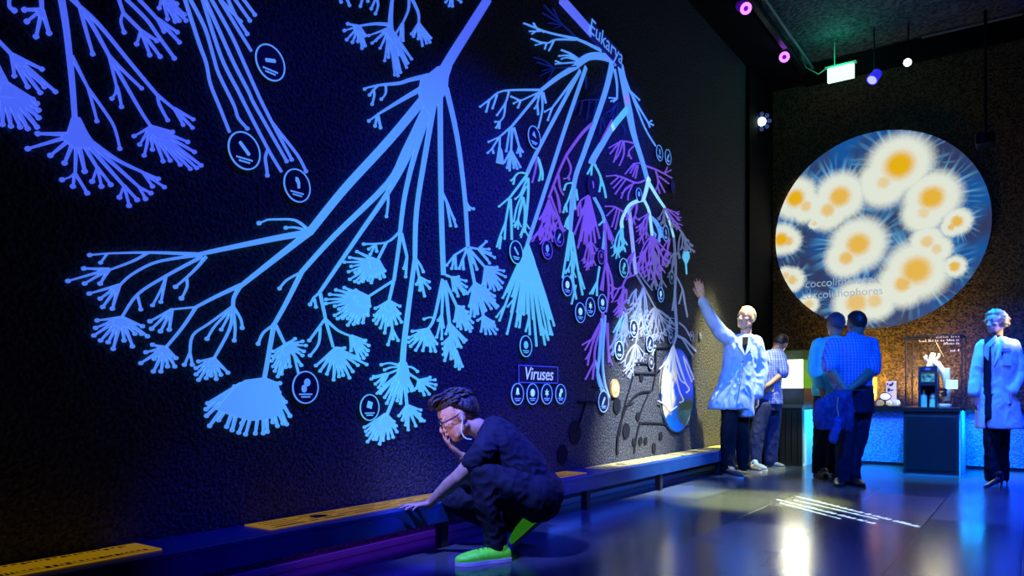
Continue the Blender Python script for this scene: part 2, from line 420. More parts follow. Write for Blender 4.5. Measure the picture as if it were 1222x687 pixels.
# amber standing panel behind
pa = onY(963, 432, YC+.2); pb_ = onY(976, 432, YC+.2)
amb = link('amber_panel', box(bmesh.new(), pa.x, pb_.x, YC+.2, YC+.24, CT+.001, pa.z, .003), noisemat('amber wood glow', rgb(150, 90, 24), rgb(235, 190, 110), 5, .6, stretch=(1, 1, .4)))
tag(amb, 'amber upright panel on the counter beside the glowing showcase', 'panel')
# pedestal
YP = 9.72
xa = onY(1078, 520, YP).x; xb = onY(1144.5, 520, YP).x
ped = empty('pedestal', ((xa+xb)/2, YP+.3, 0), 'black pedestal standing out from the blue counter under the glass case', 'pedestal')
link('body', box(bmesh.new(), xa, xb, YP, YC-.052, .0, CT-.05, .004), M_CAB, ped)
link('pedestal_top', box(bmesh.new(), xa-.01, xb+.01, YP-.015, YC-.051, CT-.0495, CT-.001, .003), M_TOP, ped)
link('door_panel', box(bmesh.new(), xa+.03, xb-.03, YP-.012, YP-.0005, .05, CT-.1, .003), mat('black door', (.008, .009, .014, 1), .35), ped)
# side faces lit cyan: that light is put into added pale panels
M_LIT_SIDE = mat('pale blue lit side', (.35, .6, .75, 1), .5)
link('lit_side', box(bmesh.new(), xb+.0005, xb+.012, YP+.02, YC-.055, .0, CT-.055), M_LIT_SIDE, ped)
link('lit_side', box(bmesh.new(), xR+.0005, xR+.012, YL+.02, YC-.065, .0, CT-.05), M_LIT_SIDE, cab)
# glass display case
M_GLASS = bpy.data.materials.new('clear glass'); M_GLASS.use_nodes = True
g = M_GLASS.node_tree; g.nodes.remove(g.nodes['Principled BSDF'])
gb = g.nodes.new('ShaderNodeMixShader'); tr = g.nodes.new('ShaderNodeBsdfTransparent'); gl = g.nodes.new('ShaderNodeBsdfGlossy'); gl.inputs['Roughness'].default_value = .03
tr.inputs[0].default_value = (.93, .95, .93, 1); gb.inputs[0].default_value = .06
g.links.new(tr.outputs[0], gb.inputs[1]); g.links.new(gl.outputs[0], gb.inputs[2]); g.links.new(gb.outputs[0], g.nodes['Material Output'].inputs[0])
M_MET = mat('dark metal edge', (.03, .03, .035, 1), .35, .6)
ga = onY(1080, 401, YP+.05); gb_ = onY(1149, 401, YP+.05)
gz = ga.z; gx0, gx1 = ga.x, min(gb_.x, xb+.03); gy0, gy1 = YP+.05, YP+.65
case = empty('glass_case', ((gx0+gx1)/2, YP+.35, CT), 'clear glass display case with thin dark edges on the black pedestal', 'display case')
t_ = .006
link('glass_front', box(bmesh.new(), gx0+.012, gx1-.012, gy0, gy0+t_, CT+.001, gz-.012), M_GLASS, case)
link('glass_left', box(bmesh.new(), gx0, gx0+t_, gy0+.012, gy1-.012, CT+.001, gz-.012), M_GLASS, case)
link('glass_right', box(bmesh.new(), gx1-t_, gx1, gy0+.012, gy1-.012, CT+.001, gz-.012), M_GLASS, case)
link('glass_top', box(bmesh.new(), gx0+.012, gx1-.012, gy0+.012, gy1-.012, gz-t_, gz), M_GLASS, case)
b = bmesh.new()
for x in (gx0, gx1-.011):
    for y in (gy0, gy1-.011): box(b, x, x+.011, y, y+.011, CT+.0005, gz)
for y in (gy0, gy1-.011): box(b, gx0+.011, gx1-.011, y, y+.011, gz-.011, gz)
for x in (gx0, gx1-.011): box(b, x, x+.011, gy0+.011, gy1-.011, gz-.011, gz)
link('edge_frame', b, M_MET, case)
# instrument cabinet inside the case
YI = YP+.18
def bx_px(px0, px1, py0, py1, y0, y1, bev=.0, b=None):
    a = onY(px0, py1, y0); c = onY(px1, py0, y0); b = b or bmesh.new()
    return box(b, a.x, c.x, y0, y1, a.z, c.z, bev)
M_INST = mat('blue black instrument paint', (.02, .02, .05, 1), .35)
M_CREAM = mat('cream enamel', (.75, .68, .48, 1), .35)
M_BRASS = mat('aged brass', (.55, .40, .15, 1), .3, .8)
zc = CT
a = onY(1096, 437, YI); c = onY(1118.5, 437, YI); zt = a.z
inst = empty('instrument_box', ((a.x+c.x)/2, YI+.1, CT), 'small black instrument box with two lit windows inside the glass case', 'instrument')
def zz(py): return onY(1107, py, YI).z
b = bmesh.new()
box(b, a.x, a.x+.022, YI, YI+.2, zc+.001, zt); box(b, c.x-.022, c.x, YI, YI+.2, zc+.001, zt)
for p0, p1 in ((437, 443), (456.5, 459.5)): box(b, a.x+.0221, c.x-.0221, YI, YI+.2, zz(p1), zz(p0))
box(b, a.x+.0221, c.x-.0221, YI+.18, YI+.2, zc+.001, zz(459.6)); box(b, a.x+.0221, c.x-.0221, YI+.18, YI+.2, zz(456.4), zz(443.1))
link('housing', b, M_INST, inst)
link('display_screen', box(bmesh.new(), a.x+.03, c.x-.03, YI+.012, YI+.02, zz(455.5), zz(444)), noisemat('sepia micrograph', rgb(70, 50, 20), rgb(240, 225, 160), 22, .4), inst)
b = bmesh.new(); 
for zq in (zz(455.9), zz(444.5)): box(b, a.x+.023, c.x-.023, YI+.004, YI+.011, zq, zq+.008)
for xq in (a.x+.023, c.x-.031): box(b, xq, xq+.008, YI+.004, YI+.0109, zz(455.2)+.008, zz(444.6))
link('screen_rim', b, M_BRASS, inst)
b = bmesh.new(); cm = ((a.x+c.x)/2)
cyl(b, (cm-.05, YI+.08, zc+.002), (cm-.05, YI+.08, zc+.14), .035); cyl(b, (cm-.05, YI+.08, zc+.139), (cm-.05, YI+.08, zc+.20), .02, .012)
cyl(b, (cm+.05, YI+.09, zc+.002), (cm+.05, YI+.09, zc+.09), .045, .04); sph(b, (cm+.05, YI+.09, zc+.12), .04)
link('objective_turret', b, M_CREAM, inst)
b = bmesh.new(); box(b, a.x+.07, c.x-.07, YI-.004, YI-.0005, zz(441.5), zz(438.8)); link('name_strip', b, mat('violet strip', (.1, .1, .3, 1), .5, emit=rgb(70, 70, 190), es=.5), inst)
# microscope behind it
YM = YP+.40
def pm(px, py): return onY(px, py, YM)
msc = empty('microscope', (pm(1118, 480).x, YM, CT), 'cream enamelled microscope with curved arm standing inside the glass case', 'microscope')
b = bmesh.new(); box(b, pm(1111, 480).x, pm(1135, 480).x, YM-.07, YM+.13, CT+.001, CT+.035, .008); link('foot', b, M_CREAM, msc)
b = bmesh.new(); tube(b, [pm(1130, 478), pm(1131, 465), pm(1127, 447), pm(1119, 434), pm(1111, 430)], [.035, .032, .035, .036, .03], 14); link('arm', b, M_CREAM, msc, smooth=True)
b = bmesh.new(); tube(b, [pm(1107, 448), pm(1109, 438), pm(1113, 424), pm(1114, 421)], [.026, .036, .03, .022], 16); link('tube', b, M_CREAM, msc, smooth=True)
b = bmesh.new(); tube(b, [pm(1106, 432), pm(1104, 426), pm(1106, 424)], [.02, .018, .016], 12); tube(b, [pm(1116, 430), pm(1121, 424), pm(1120, 422)], [.018, .016, .014], 12); link('eyepiece', b, M_CREAM, msc, smooth=True)
b = bmesh.new(); box(b, pm(1116, 464).x, pm(1131, 464).x, YM-.05, YM+.05, pm(1123, 466).z, pm(1123, 463).z, .003); link('stage', b, M_MET, msc)
b = bmesh.new(); cyl(b, pm(1127, 470)+Vector((0, -.05, 0)), pm(1127, 470)+Vector((0, .05, 0)), .03); cyl(b, pm(1121, 477)+Vector((0, -.09, 0)), pm(1121, 477)+Vector((0, -.07, 0)), .028); link('focus_knob', b, M_MET, msc)
link('turret_block', box(bmesh.new(), pm(1127, 452).x, pm(1134, 452).x, YM-.04, YM+.04, pm(1130, 455).z, pm(1130, 439).z, .004), M_CREAM, msc)
YQ = YP+.24
a = onY(1129, 464, YQ); c = onY(1143, 453, YQ)
card = empty('lit_card', ((a.x+c.x)/2, YQ, CT), 'small bright white card on a thin stand inside the glass case', 'card')
link('card_face', box(bmesh.new(), a.x, min(c.x, gx1-.012), YQ, YQ+.008, a.z, c.z, .001), mat('bright white card', (.9, .9, .9, 1), .5, emit=rgb(235, 240, 250), es=.8), card)
b = bmesh.new(); cyl(b, (c.x-.03, YQ+.014, CT+.001), (c.x-.03, YQ+.014, c.z+.03), .004); cyl(b, (c.x-.03, YQ+.014, CT+.001), (c.x-.03, YQ+.014, CT+.008), .03); sph(b, (c.x-.03, YQ+.014, c.z+.04), .012); link('stand', b, M_MET, card)
# antenna-like pointers above the instruments
b = bmesh.new(); YN = YP+.5
tube(b, [onY(1113, 428, YN), onY(1114, 416, YN), onY(1116, 411, YN)], .006, 8); 
link('thin_rod', b, M_MET, msc)
b = bmesh.new(); tube(b, [onY(1117, 408, YN), onY(1126.5, 426, YN)], .003, 8); link('thin_wire', b, M_BRASS, msc)
# caption on the wall behind the case (lines too small to read)
def pseudo(b, p, ux, uz, n, h, length, rr, th):
    """a line of unreadable small lettering made of strokes"""
    x = 0.0
    while x < length:
        wl = rr.uniform(.3, .9)*h
        for q in range(2):
            a = p+ux*(x+q*wl*.45); s = h*(1.0 if rr.random() < .3 else .62)
            pts = [a, a+ux*(.22*h), a+ux*(.22*h)+uz*s, a+uz*s]; prism(b, pts, th)
        a = p+ux*x+uz*(h*rr.choice([0, .4])); prism(b, [a, a+ux*wl*.6, a+ux*wl*.6+uz*h*.2, a+uz*h*.2], th)
        x += wl+h*(.18 if rr.random() < .82 else .7)
b = bmesh.new(); rr = random.Random(3)
for px0, px1, py in ((1117, 1144, 402.5), (1097, 1144, 406.5), (1126, 1144, 410.5), (1134, 1144, 419)):
    a = onY(px0, py, YW-.003); c = onY(px1, py, YW-.003)
    a.z = c.z
    pseudo(b, a, Vector((1, 0, 0)), UP, 0, .03, c.x-a.x, rr, Vector((0, -.002, 0)))
wc = link('wall_caption', b, mat('caption paint', (.8, .8, .75, 1), .5, emit=rgb(150, 150, 140), es=.25)); tag(wc, 'small white caption lines on the far wall behind the glass case', 'lettering')
# specimens on the counter top
YO = YC+.12
def po(px, py, y=YO): return onY(px, py, y)
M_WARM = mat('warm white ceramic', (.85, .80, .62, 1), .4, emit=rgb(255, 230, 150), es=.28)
sp_ = empty('specimen_board', (po(1063, 480).x, YO+.12, CT), 'upright cream specimen board with dark figures on the counter', 'board')
link('board', box(bmesh.new(), po(1055.5, 480).x, po(1068, 480).x, YO+.12, YO+.14, CT+.001, po(1060, 454.5).z, .003), M_WARM, sp_)
for (x0, x1, y0, y1) in ((1058, 1060, 457, 459), (1061, 1065, 458, 460.5), (1064, 1066, 456, 459), (1059, 1062, 463, 467), (1062.5, 1066, 464.5, 466)):
    link('dark_figure', bx_px(x0, x1, y0, y1, YO+.114, YO+.1195), mat('dark figures', (.05, .03, .02, 1), .6), sp_)
def dome(px, r, sy, name, label, y=YO, sz=1.0):
    p = po(px, 480, y); b = bmesh.new()
    ell(b, Vector((p.x, y, CT+r*sz*.62)), Vector((r, 0, 0)), Vector((0, r*.8, 0)), Vector((0, 0, r*sz)), 20, 14)
    for v in b.verts: v.co.z = max(v.co.z, CT+.001)
    o = link(name, b, M_WARM, smooth=True); tag(o, label, 'specimen', 'round cream specimens on the counter'); return o
dome(1050.5, .045, 1, 'specimen_dome', 'low rounded cream specimen left of the magnifier stand')
dome(1069.5, .05, 1, 'specimen_dome', 'cream rounded specimen at the right foot of the specimen board')
dome(1061, .04, 1, 'specimen_dome', 'cream rounded specimen just in front of the specimen board', YO+.02)
dome(979, .03, 1, 'specimen_dome', 'small cream specimen on the counter beside the cyan-shirted visitor', YO-.02)
dome(990, .032, 1, 'specimen_dome', 'small cream specimen half hidden behind the hanging jacket', YO-.02)
mg = empty('magnifier', (po(1056, 480).x, YO-.08, CT), 'round magnifying lens on a short dark stand on the counter', 'magnifier')
pc = po(1056.5, 473, YO-.08)
b = bmesh.new(); ell(b, pc, Vector((.062, 0, 0)), Vector((0, .014, 0)), Vector((0, 0, .042)), 24, 12); link('lens', b, mat('bright lens', (.9, .9, .85, 1), .1, emit=rgb(255, 245, 210), es=.7), mg, smooth=True)
b = bmesh.new(); ring = [pc+Vector((.066*math.cos(t*math.pi/14), 0, .046*math.sin(t*math.pi/14))) for t in range(29)]; tube(b, ring, .006, 8)
tube(b, [pc-Vector((0, 0, .046)), Vector((pc.x, pc.y, CT+.012))], .007, 8); cyl(b, (pc.x, pc.y, CT+.001), (pc.x, pc.y, CT+.012), .03); link('stand_and_rim', b, M_MET, mg)
a = po(1041, 450, YC+.4); c = po(1047, 450, YC+.4)
st = link('lit_post', box(bmesh.new(), a.x, c.x, YC+.4, YC+.46, CT+.001, a.z, .003), noisemat('golden oak', rgb(150, 110, 40), rgb(220, 180, 90), 6, .5)); tag(st, 'narrow golden post on the counter right of the plaid-shirted visitor', 'post')
a = po(1050, 490)
# ------------------------------------------------------------------ luminous relief trees on the rough wall
T0, T1_ = .002, .012
def wp(px, py, x=None): return onX(px, py, T1_ if x is None else x)
RK = [0]
def rib(b, pts, w0, w1=None, dot=0):
    """raised flat ribbon along picture points, laid on the wall plane x=0"""
    w1 = w0 if w1 is None else w1
    if len(pts) > 2:
        q = [pts[0]]+list(pts)+[pts[-1]]; o_ = []
        for i in range(1, len(q)-2):
            a, c, d, e = q[i-1], q[i], q[i+1], q[i+2]
            for k in range(4):
                u = k/4; o_.append(tuple(.5*((2*c[j])+(-a[j]+d[j])*u+(2*a[j]-5*c[j]+4*d[j]-e[j])*u*u+(-a[j]+3*c[j]-3*d[j]+e[j])*u**3) for j in (0, 1)))
        pts = o_+[pts[-1]]
    n = len(pts); L = [0]
    for p, q in zip(pts[:-1], pts[1:]): L.append(L[-1]+math.hypot(q[0]-p[0], q[1]-p[1]))
    A = []; Bm = []
    # work in wall space so that the ribbon is a true flat shape there
    RK[0] += 1; lift = T1_+.00009*(RK[0] % 23)      # overlapping strips never lie exactly in one plane
    W_ = [wp(p[0], p[1], lift) for p in pts]
    for i in range(n):
        p, q = W_[max(i-1, 0)], W_[min(i+1, n-1)]
        d = q-p; d.x = 0
        if d.length < 1e-6: d = Vector((0, 1, 0))
        d.normalize(); nn = Vector((0, -d.z, d.y))
        # metres per pixel along this normal at this place
        e = .01; s0 = W_[i]-nn*e; s1 = W_[i]+nn*e
        def pr(P):
            v = P-CAM; zz = v.dot(FWD); return (v.dot(RGT)/zz*F, v.z/zz*F)
        a, c = pr(s0), pr(s1); mpp = 2*e/max(1e-6, math.hypot(a[0]-c[0], a[1]-c[1]))
        t = L[i]/L[-1] if L[-1] else 0; hw = (w0+(w1-w0)*t)*.5*mpp
        A.append(W_[i]-nn*hw); Bm.append(W_[i]+nn*hw)
    off = Vector((T0-lift, 0, 0))
    vf = [(b.verts.new(a), b.verts.new(c), b.verts.new(a+off), b.verts.new(c+off)) for a, c in zip(A, Bm)]
    for u, v in zip(vf[:-1], vf[1:]):
        b.faces.new((u[0], u[1], v[1], v[0])); b.faces.new((u[2], v[2], v[3], u[3]))
        b.faces.new((u[0], v[0], v[2], u[2])); b.faces.new((u[1], u[3], v[3], v[1]))
    u = vf[0]; b.faces.new((u[0], u[2], u[3], u[1])); u = vf[-1]; b.faces.new((u[0], u[1], u[3], u[2]))
    if dot: disc(b, pts[-1][0], pts[-1][1], dot)
def disc(b, px, py, r, n=12, x=None):
    RK[0] += 1
    x = T1_+.0022+.00007*(RK[0] % 17) if x is None else x
    c = wp(px, py, x); v = c-CAM; zz = v.dot(FWD); rr_ = r*zz/F
    ring = [c+Vector((0, math.cos(2*math.pi*k/n)*rr_, math.sin(2*math.pi*k/n)*rr_)) for k in range(n)]
    prism(b, [q+Vector((T0-x, 0, 0)) for q in ring], Vector((x-T0, 0, 0)))
def poly(b, pts):
    P = [wp(*p)for p in pts]
    RK[0] += 1
    prism(b, [p+Vector((T0-T1_, 0, 0)) for p in P], Vector((T1_-T0+.0038+.00009*(RK[0] % 19), 0, 0)))
def fan(b, c, tips, w=1.6, wb=3.2, dot=1.9):
    for t in tips:
        rib(b, [c, t], wb, w, dot)
    # solid heart of the fan
    k = .34
    q = [(c[0]+(t[0]-c[0])*k, c[1]+(t[1]-c[1])*k) for t in tips]
    for u, v in zip(q[:-1], q[1:]):
        if math.hypot(u[0]-v[0], u[1]-v[1]) > .8: poly(b, [c, u, v])
def P(s): return [tuple(float(v) for v in p.split(',')) for p in s.split()]

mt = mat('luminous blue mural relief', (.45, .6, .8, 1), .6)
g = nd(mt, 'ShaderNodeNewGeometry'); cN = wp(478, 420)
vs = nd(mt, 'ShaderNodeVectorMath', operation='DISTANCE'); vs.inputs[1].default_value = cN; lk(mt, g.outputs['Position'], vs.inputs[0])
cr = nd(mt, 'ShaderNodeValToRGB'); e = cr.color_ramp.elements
e[0].position = .08; e[0].color = rgb(84, 190, 250); e[1].position = .72; e[1].color = rgb(78, 104, 255)  # hue shift by distance: varying illumination put into the emission colour
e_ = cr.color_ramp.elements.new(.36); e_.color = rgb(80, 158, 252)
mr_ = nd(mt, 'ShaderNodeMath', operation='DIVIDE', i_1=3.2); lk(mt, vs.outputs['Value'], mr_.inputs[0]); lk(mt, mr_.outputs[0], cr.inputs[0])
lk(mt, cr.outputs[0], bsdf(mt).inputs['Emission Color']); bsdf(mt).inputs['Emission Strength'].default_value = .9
def lum(name, c, s=.9, a=(.5, .6, .75, 1)): return mat(name, a, .6, emit=rgb(*c), es=s)
M_TB = lum('luminous sky blue relief', (84, 152, 255)); M_TC = lum('luminous cyan relief', (88, 196, 250), .85, (.16, .24, .3, 1))
M_TV = lum('luminous violet blue relief', (92, 92, 255)); M_TP = lum('luminous purple relief', (122, 88, 222), .72, (.2, .16, .32, 1))
M_TW = lum('pale white relief', (120, 140, 205), .42, (.30, .30, .32, 1)); M_TD = lum('dim blue relief', (16, 30, 130), .6, (.03, .04, .12, 1))
M_TX = lum('bright white cyan relief', (150, 225, 255), .95)

class Tree:
    def __init__(s, name, label, m, cat='wall relief'):
        s.root = None; s.name = name; s.label = label; s.m = m; s.cat = cat
    def start(s, px, py):
        p = wp(px, py); s.root = empty(s.name, (0, p.y, p.z), s.label, s.cat)
    def part(s, name, fn, m=None, label=None):
        b = bmesh.new(); fn(b); return link(name, b, m or s.m, s.root, recalc=True, label=label)
    def br(s, text, m=None, name='branch'):
        """each line: w0 w1 dot x,y x,y ...   ; one part per call"""
        lines = []
        for ln in text.strip().split('\n'):
            v = ln.split()
            if len(v) > 4: lines.append((float(v[0]), float(v[1]), float(v[2]), P(' '.join(v[3:]))))
        def near(p, pl, tol):
            for a, c in zip(pl[:-1], pl[1:]):
                dx, dy = c[0]-a[0], c[1]-a[1]; L2 = dx*dx+dy*dy or 1e-9
                u = max(0, min(1, ((p[0]-a[0])*dx+(p[1]-a[1])*dy)/L2))
                if math.hypot(p[0]-a[0]-u*dx, p[1]-a[1]-u*dy) < tol: return True
            return False
        groups = []          # every twig that springs from another belongs to one branch part
        for l in lines:
            hit = [g for g in groups if any(near(l[3][0], m_[3], 1.6+m_[0]*.5) or near(m_[3][0], l[3], 1.6) for m_ in g)]
            new = [l]
            for g in hit: new = g+new; groups.remove(g)
            groups.append(new)
        for g in groups:
            s.part(name, lambda b: [rib(b, l[3], l[0], l[1], l[2]) for l in g], m)
    wispy = False
    def wisp(s, c, tips, m=None, w=.82, fork=.26, name='wisp'):
        """a spray of thin curved twigs, each forked at its end"""
        rw = random.Random(int(sum(x*7+y*3 for x, y in P(tips)))); c0_ = P(c)[0]
        def f(b):
            for x, y in P(tips):
                dx, dy = x-c0_[0], y-c0_[1]; L = math.hypot(dx, dy); bend = rw.uniform(-.10, .10)
                m1 = (c0_[0]+dx*.35-dy*bend, c0_[1]+dy*.35+dx*bend); m2 = (c0_[0]+dx*(1-fork)-dy*bend*.8, c0_[1]+dy*(1-fork)+dx*bend*.8)
                rib(b, [c0_, m1, m2, (x, y)], w*1.7, w*.9, w*.85)
                for sg in (-1, 1):
                    a = sg*rw.uniform(.3, .6); l_ = L*fork*rw.uniform(.7, 1.05)
                    ux, uy = dx/L, dy/L; t_ = (m2[0]+(ux*math.cos(a)-uy*math.sin(a))*l_, m2[1]+(uy*math.cos(a)+ux*math.sin(a))*l_)
                    rib(b, [m2, t_], w, w*.8, w*.7)
        return s.part(name, f, m)
    def fan(s, c, tips, w=1.5, wb=3.4, dot=1.9, m=None, name='fan'):
        if s.wispy and m is not None: return s.wisp(c, tips, m)
        return s.part(name, lambda b: fan(b, P(c)[0], P(tips), w, wb, dot), m)

# --- tree at the far left
t = Tree('tree_relief', 'violet-blue branching tree relief at the far upper left of the rough wall', lum('luminous violet blue mural relief', (74, 104, 255)))
t.start(88, 40)
t.br('8 5.5 0 74,-2 80,35 87,100 91,157', name='trunk')
t.br('''4 2 0 86,66 106,105
2.5 2 2.4 106,105 113,130 116.5,144
2.5 2 2.4 106,105 124,130 137,151 144,177''')
t.br('''7 3 0 86,-4 97,9
4 2.5 2.6 96,8 104,38 111.6,64
4 3 0 97,9 110,28 131,66
3 2 0 131,66 140,103
3 2 2.4 140,102 139,110 134.6,117
3 2 2.4 140,102 143,112 146,127
3.4 2.2 0 131,66 167.6,130 180,149
3 2 2.2 131,66 148,84 170,105
3.4 2.5 0 97,8 120,30 156,74 189,113.5
2.5 2 2.2 189,113 191,124 201,143
2.5 2 0 189,113 209,130''')
t.part('fan', lambda b: (fan(b, (92, 160), P('46,159 34,177 61,185 78,194 102,204'), 3, 6, 3), poly(b, P('86,140 95,140 104,158 112,170 108,176 88,176 78,168 80,160'))))
t.br('''4 2.5 0 92,165 90.5,208
2.5 2 2.8 90.5,206 84,211 75,214
3 2 2.8 90,206 88,222
2.5 2 2.8 91,207 105,230
4 2.5 0 98,168 117,200
2.5 2 2.8 117,199 111,216
2.5 2 2.8 117,199 122,222
2.5 2 2.8 117,199 133,220
4.5 2.5 0 102,168 149,222
2.5 2 2.8 149,221 143.5,235
2.5 2 2.8 149,221 155,245
2.5 2 2.8 149,221 164.6,238
4.5 2.2 0 106,168 167,223
2.2 2 2.6 167,223 174.6,237
2.2 2 2.6 167,223 181,230
4.5 2.5 0 106,166 140,190 171,205
2.2 2 2.4 171,205 183,222
2.2 2 2.4 171,205 190,213
2.2 2 2.4 173,207 197,223''', name='fan')
t.fan('181,151', '161,162 167.6,172 173,185 183,178 195.6,192 204,191 216,196 228,201 235.6,200 241,197 233,181 225,169 207,157', 1.8, 4.5, 2.4)
t.fan('209,129', '219.6,148.6 230.6,152 231.6,142', 1.8, 3, 2.1)
t.br('''3.4 3 0 142,-3 148,15
3 2 2.6 148,14 145,25 149,38
3 3 0 148,15 169,36''')
t.fan('169,36', '164,52 179.6,65 192,67 188,48', 2.2, 3.4, 2.6)
t.br('3 2.4 2.6 151,-2 175,22 188,40 209,69\n3 2.5 0 166,-2 183,16 190,24')
t.fan('189,22', '196.6,37 215,50 212.6,38', 2.2, 3.2, 2.4)
t.fan('195,-6', '191,9 201,22 210,25 215,24 223,24 221,17 212,4', 2, 5, 2.4)
t.fan('51,11', '30,11 33,25 44,43 59.5,39', 3.4, 5, 3)
t.br('4 3 3 12,-4 12,7 18,12\n5 4 0 50,-3 51,12')
t.br('3 3.4 0 -3,46 16,66')
t.fan('15,65', '18,90 34,103 49,110 54,103 67,109 51,82', 2.4, 5, 2.6)
t.br('6 9 0 -4,76 6,98')
t.fan('3,98', '-10,146 4,148 14,150 25,151 34,153 45,151 47,140 47,131 45,123 40,118', 3, 9, 2.8)

# --- bundle of long strands with round badges
t = Tree('strand_relief', 'bundle of long thin blue strands falling towards round badges at upper left of the wall', lum('luminous blue strand relief', (80, 124, 255)))
t.start(285, 60)
for k, ln in enumerate('''3.4 2.2 0 221,-3 238,50 247,75 252,100 264,130 275,158
3 2 2.3 227,-3 245,32 255,65 262,88 280,125 285,140 296,153
3 2 0 242,-3 256,42 268,75 285,108 296,130 321,178 337,205
3 2 2.3 245,-3 262,35 280,75 298,110 305,125 343,192
3 2.2 2.3 252,-3 277,42 292,75 310,115 325,145 349,190
3 2 0 262,-3 285,35 301,61
2.6 2 2.3 262,-3 288,25
2.6 2 2.3 272,-3 283,20 296,40
2.6 2 2.3 280,-3 299,24
2.6 2 2.3 290,-3 305,17
2.4 2 2.3 325,145 335,158 356,185 366,204
2.6 2.2 2.4 320,179 317.5,188 319,200 320,209'''.split('\n')): t.br(ln, name='strand')

# --- hanging tuft cut by the top of the picture
t = Tree('tree_relief', 'blue hanging tuft relief with small fans at the top, left of the central trunk', lum('luminous azure relief', (76, 128, 255)))
t.start(470, 20)
t.br('3 6 0 469,-3 467,20 467,34\n2.5 1.6 0 489,-3 488,12 481,28\n2.5 1.6 0 492,-3 500,15 500.5,28\n2 4 0 427,31 448,28 465,29')
t.fan('429,31', '416,28 412,36 414.6,47 421.5,50 428,49 433,57 436.6,54 437,42', 1.5, 3, 1.9)
t.fan('466,33', '441,42 445,51 449.6,48 454.6,57 460,72 464.6,68 472,89 476,90 479,86 477.6,65 486,80 487.6,75 492,70', 1.3, 4, 1.6)
t.fan('481,28', '473,40 478,47 482,48', 1.4, 3, 1.6); t.fan('500.5,28', '492,40 494.6,43 500,46 505,54 510,51 514,50 515,45', 1.3, 3, 1.6)
t.br('2 1.6 1.8 414,-4 418,6\n2 1.6 1.8 434,-4 431,7\n2 1.6 1.8 450,-4 444,10\n2 1.6 1.8 450,-4 452,6 449,16\n2 1.6 1.8 405,-6 408,2\n2 1.6 1.8 440,-4 440,1')
t.fan('540,-6', '533,2 537,6.5 541,7 551,2', 1.4, 2, 1.6)

# --- the big central tree
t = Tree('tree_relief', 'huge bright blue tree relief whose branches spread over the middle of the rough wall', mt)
t.start(520, 100)
t.part('trunk', lambda b: (rib(b, P('584,-3 562,32 543,62 530,84'), 11, 13), poly(b, P('523,79 539,80 535,92 534,104 530,114 523,124 513,136 506,129 502,120 500,108 503,95'))))
t.br('''6 2 0 512,90 490,95 477,99 455,101 440,104
2 1.8 1.8 440,104 436,106
1.8 1.5 1.8 452,102 446,108 442,113
1.8 1.5 1.8 446,106 447.5,113 445,124
1.8 1.5 1.8 461,101 461,111 456,118''')
t.br('7 2.4 0 508,103 480,119 452,136\n2 1.6 2 452,136 441,144\n2 1.6 2 451,137 448.5,150\n2 1.6 2 452,137 455,152')
t.br('11 9 0 511,112 466,166 420,216 397,243 370,277')
t.br('2.6 2.2 0 369,274 353,262.5 330,261.5 319,262\n2 2 2.6 320,262 310,266\n2.4 2 2.2 366,274 352,271 342,271.5')
t.br('8 5 0 370,277 330,284 262,298 240,303\n4 2 0 240,303 200,301.5 170,301 130,302\n2 2 2.4 130,302 108,304\n2 1.8 2.2 129,302.5 121,313')
t.br('3.4 2.5 0 178,301 160,311 131,322'); t.fan('131,321', '101,320 82,335 102,338 120.5,338', 2, 4, 2.6)
t.br('4 2.5 0 240,304 210,308 183,314 157,328 143,341'); t.fan('143,340', '107.5,350 120.5,356 123.5,366 135,368', 2, 4, 2.5)
t.br('4 2.6 0 242,306 199,329 165,351 147,377\n2.2 1.8 2.2 199,330 193,345 183,364\n2.2 1.8 2.2 199,330 196,345 193,360\n2.2 1.8 2.2 165,352 169,369')
t.fan('146,379', '117,382 115,391 113,400 121,406 130,408 136,416 149,406 159,413 170,398 162,398 177,401 171,389', 1.8, 5, 2.5)
t.br('3.4 2.4 0 247,306 235,320 223.5,331\n2.4 2 2.6 223.5,331 210.5,342\n2.4 2 2.8 223.5,331 224,342 217.5,355.6')
t.br('8 5 0 370,277 330,308 288,341'); t.br('5 3.4 0 288,340 260,353 235,366')
t.br('2.6 2.4 0 236,366 205.4,369'); t.fan('206,369', '180,383 182,392 192.5,395 203,393', 2, 3.4, 2.6)
t.br('3.4 2.6 0 235,366 219,390 200,413'); t.fan('198,415', '183,411 175,420 169,433 185,428 184,443 193,443 201,437 209.5,437 211,427', 1.8, 5, 2.4)
t.br('''4.4 3 0 287,342 280,355 279,366
2.6 2 0 279,365 250,386 231,400 227.5,421
2 1.8 2.4 227.5,420 221,435
2 1.8 2.4 227.5,420 230.5,435
2.4 2 2.5 279,367 258,388 248,404
2.4 1.8 2.2 279,367 265,393
2.4 2 2.4 279,367 281.5,390 280.5,406
2.2 1.8 2.4 279,365 288,380 290,391
3 2.4 0 279,367 275,392 256.5,427''')
t.fan('256,428', '238,431 235,439 235,446.5 238,453 247,451 253,448 259,452 264.5,447 273,444.5', 1.8, 4.5, 2.3)
t.br('8 5 0 514,118 484,180 463,219 400,281 361,324'); t.br('2.4 2 2.3 361,324 343,334 334.5,344')
t.br('5 4 0 361,324 343,360 328,387\n2.6 2 2.4 328,387 315,397 309,410\n4.4 4 0 328,386 316,454\n3 2.4 0 330,388 341,411')
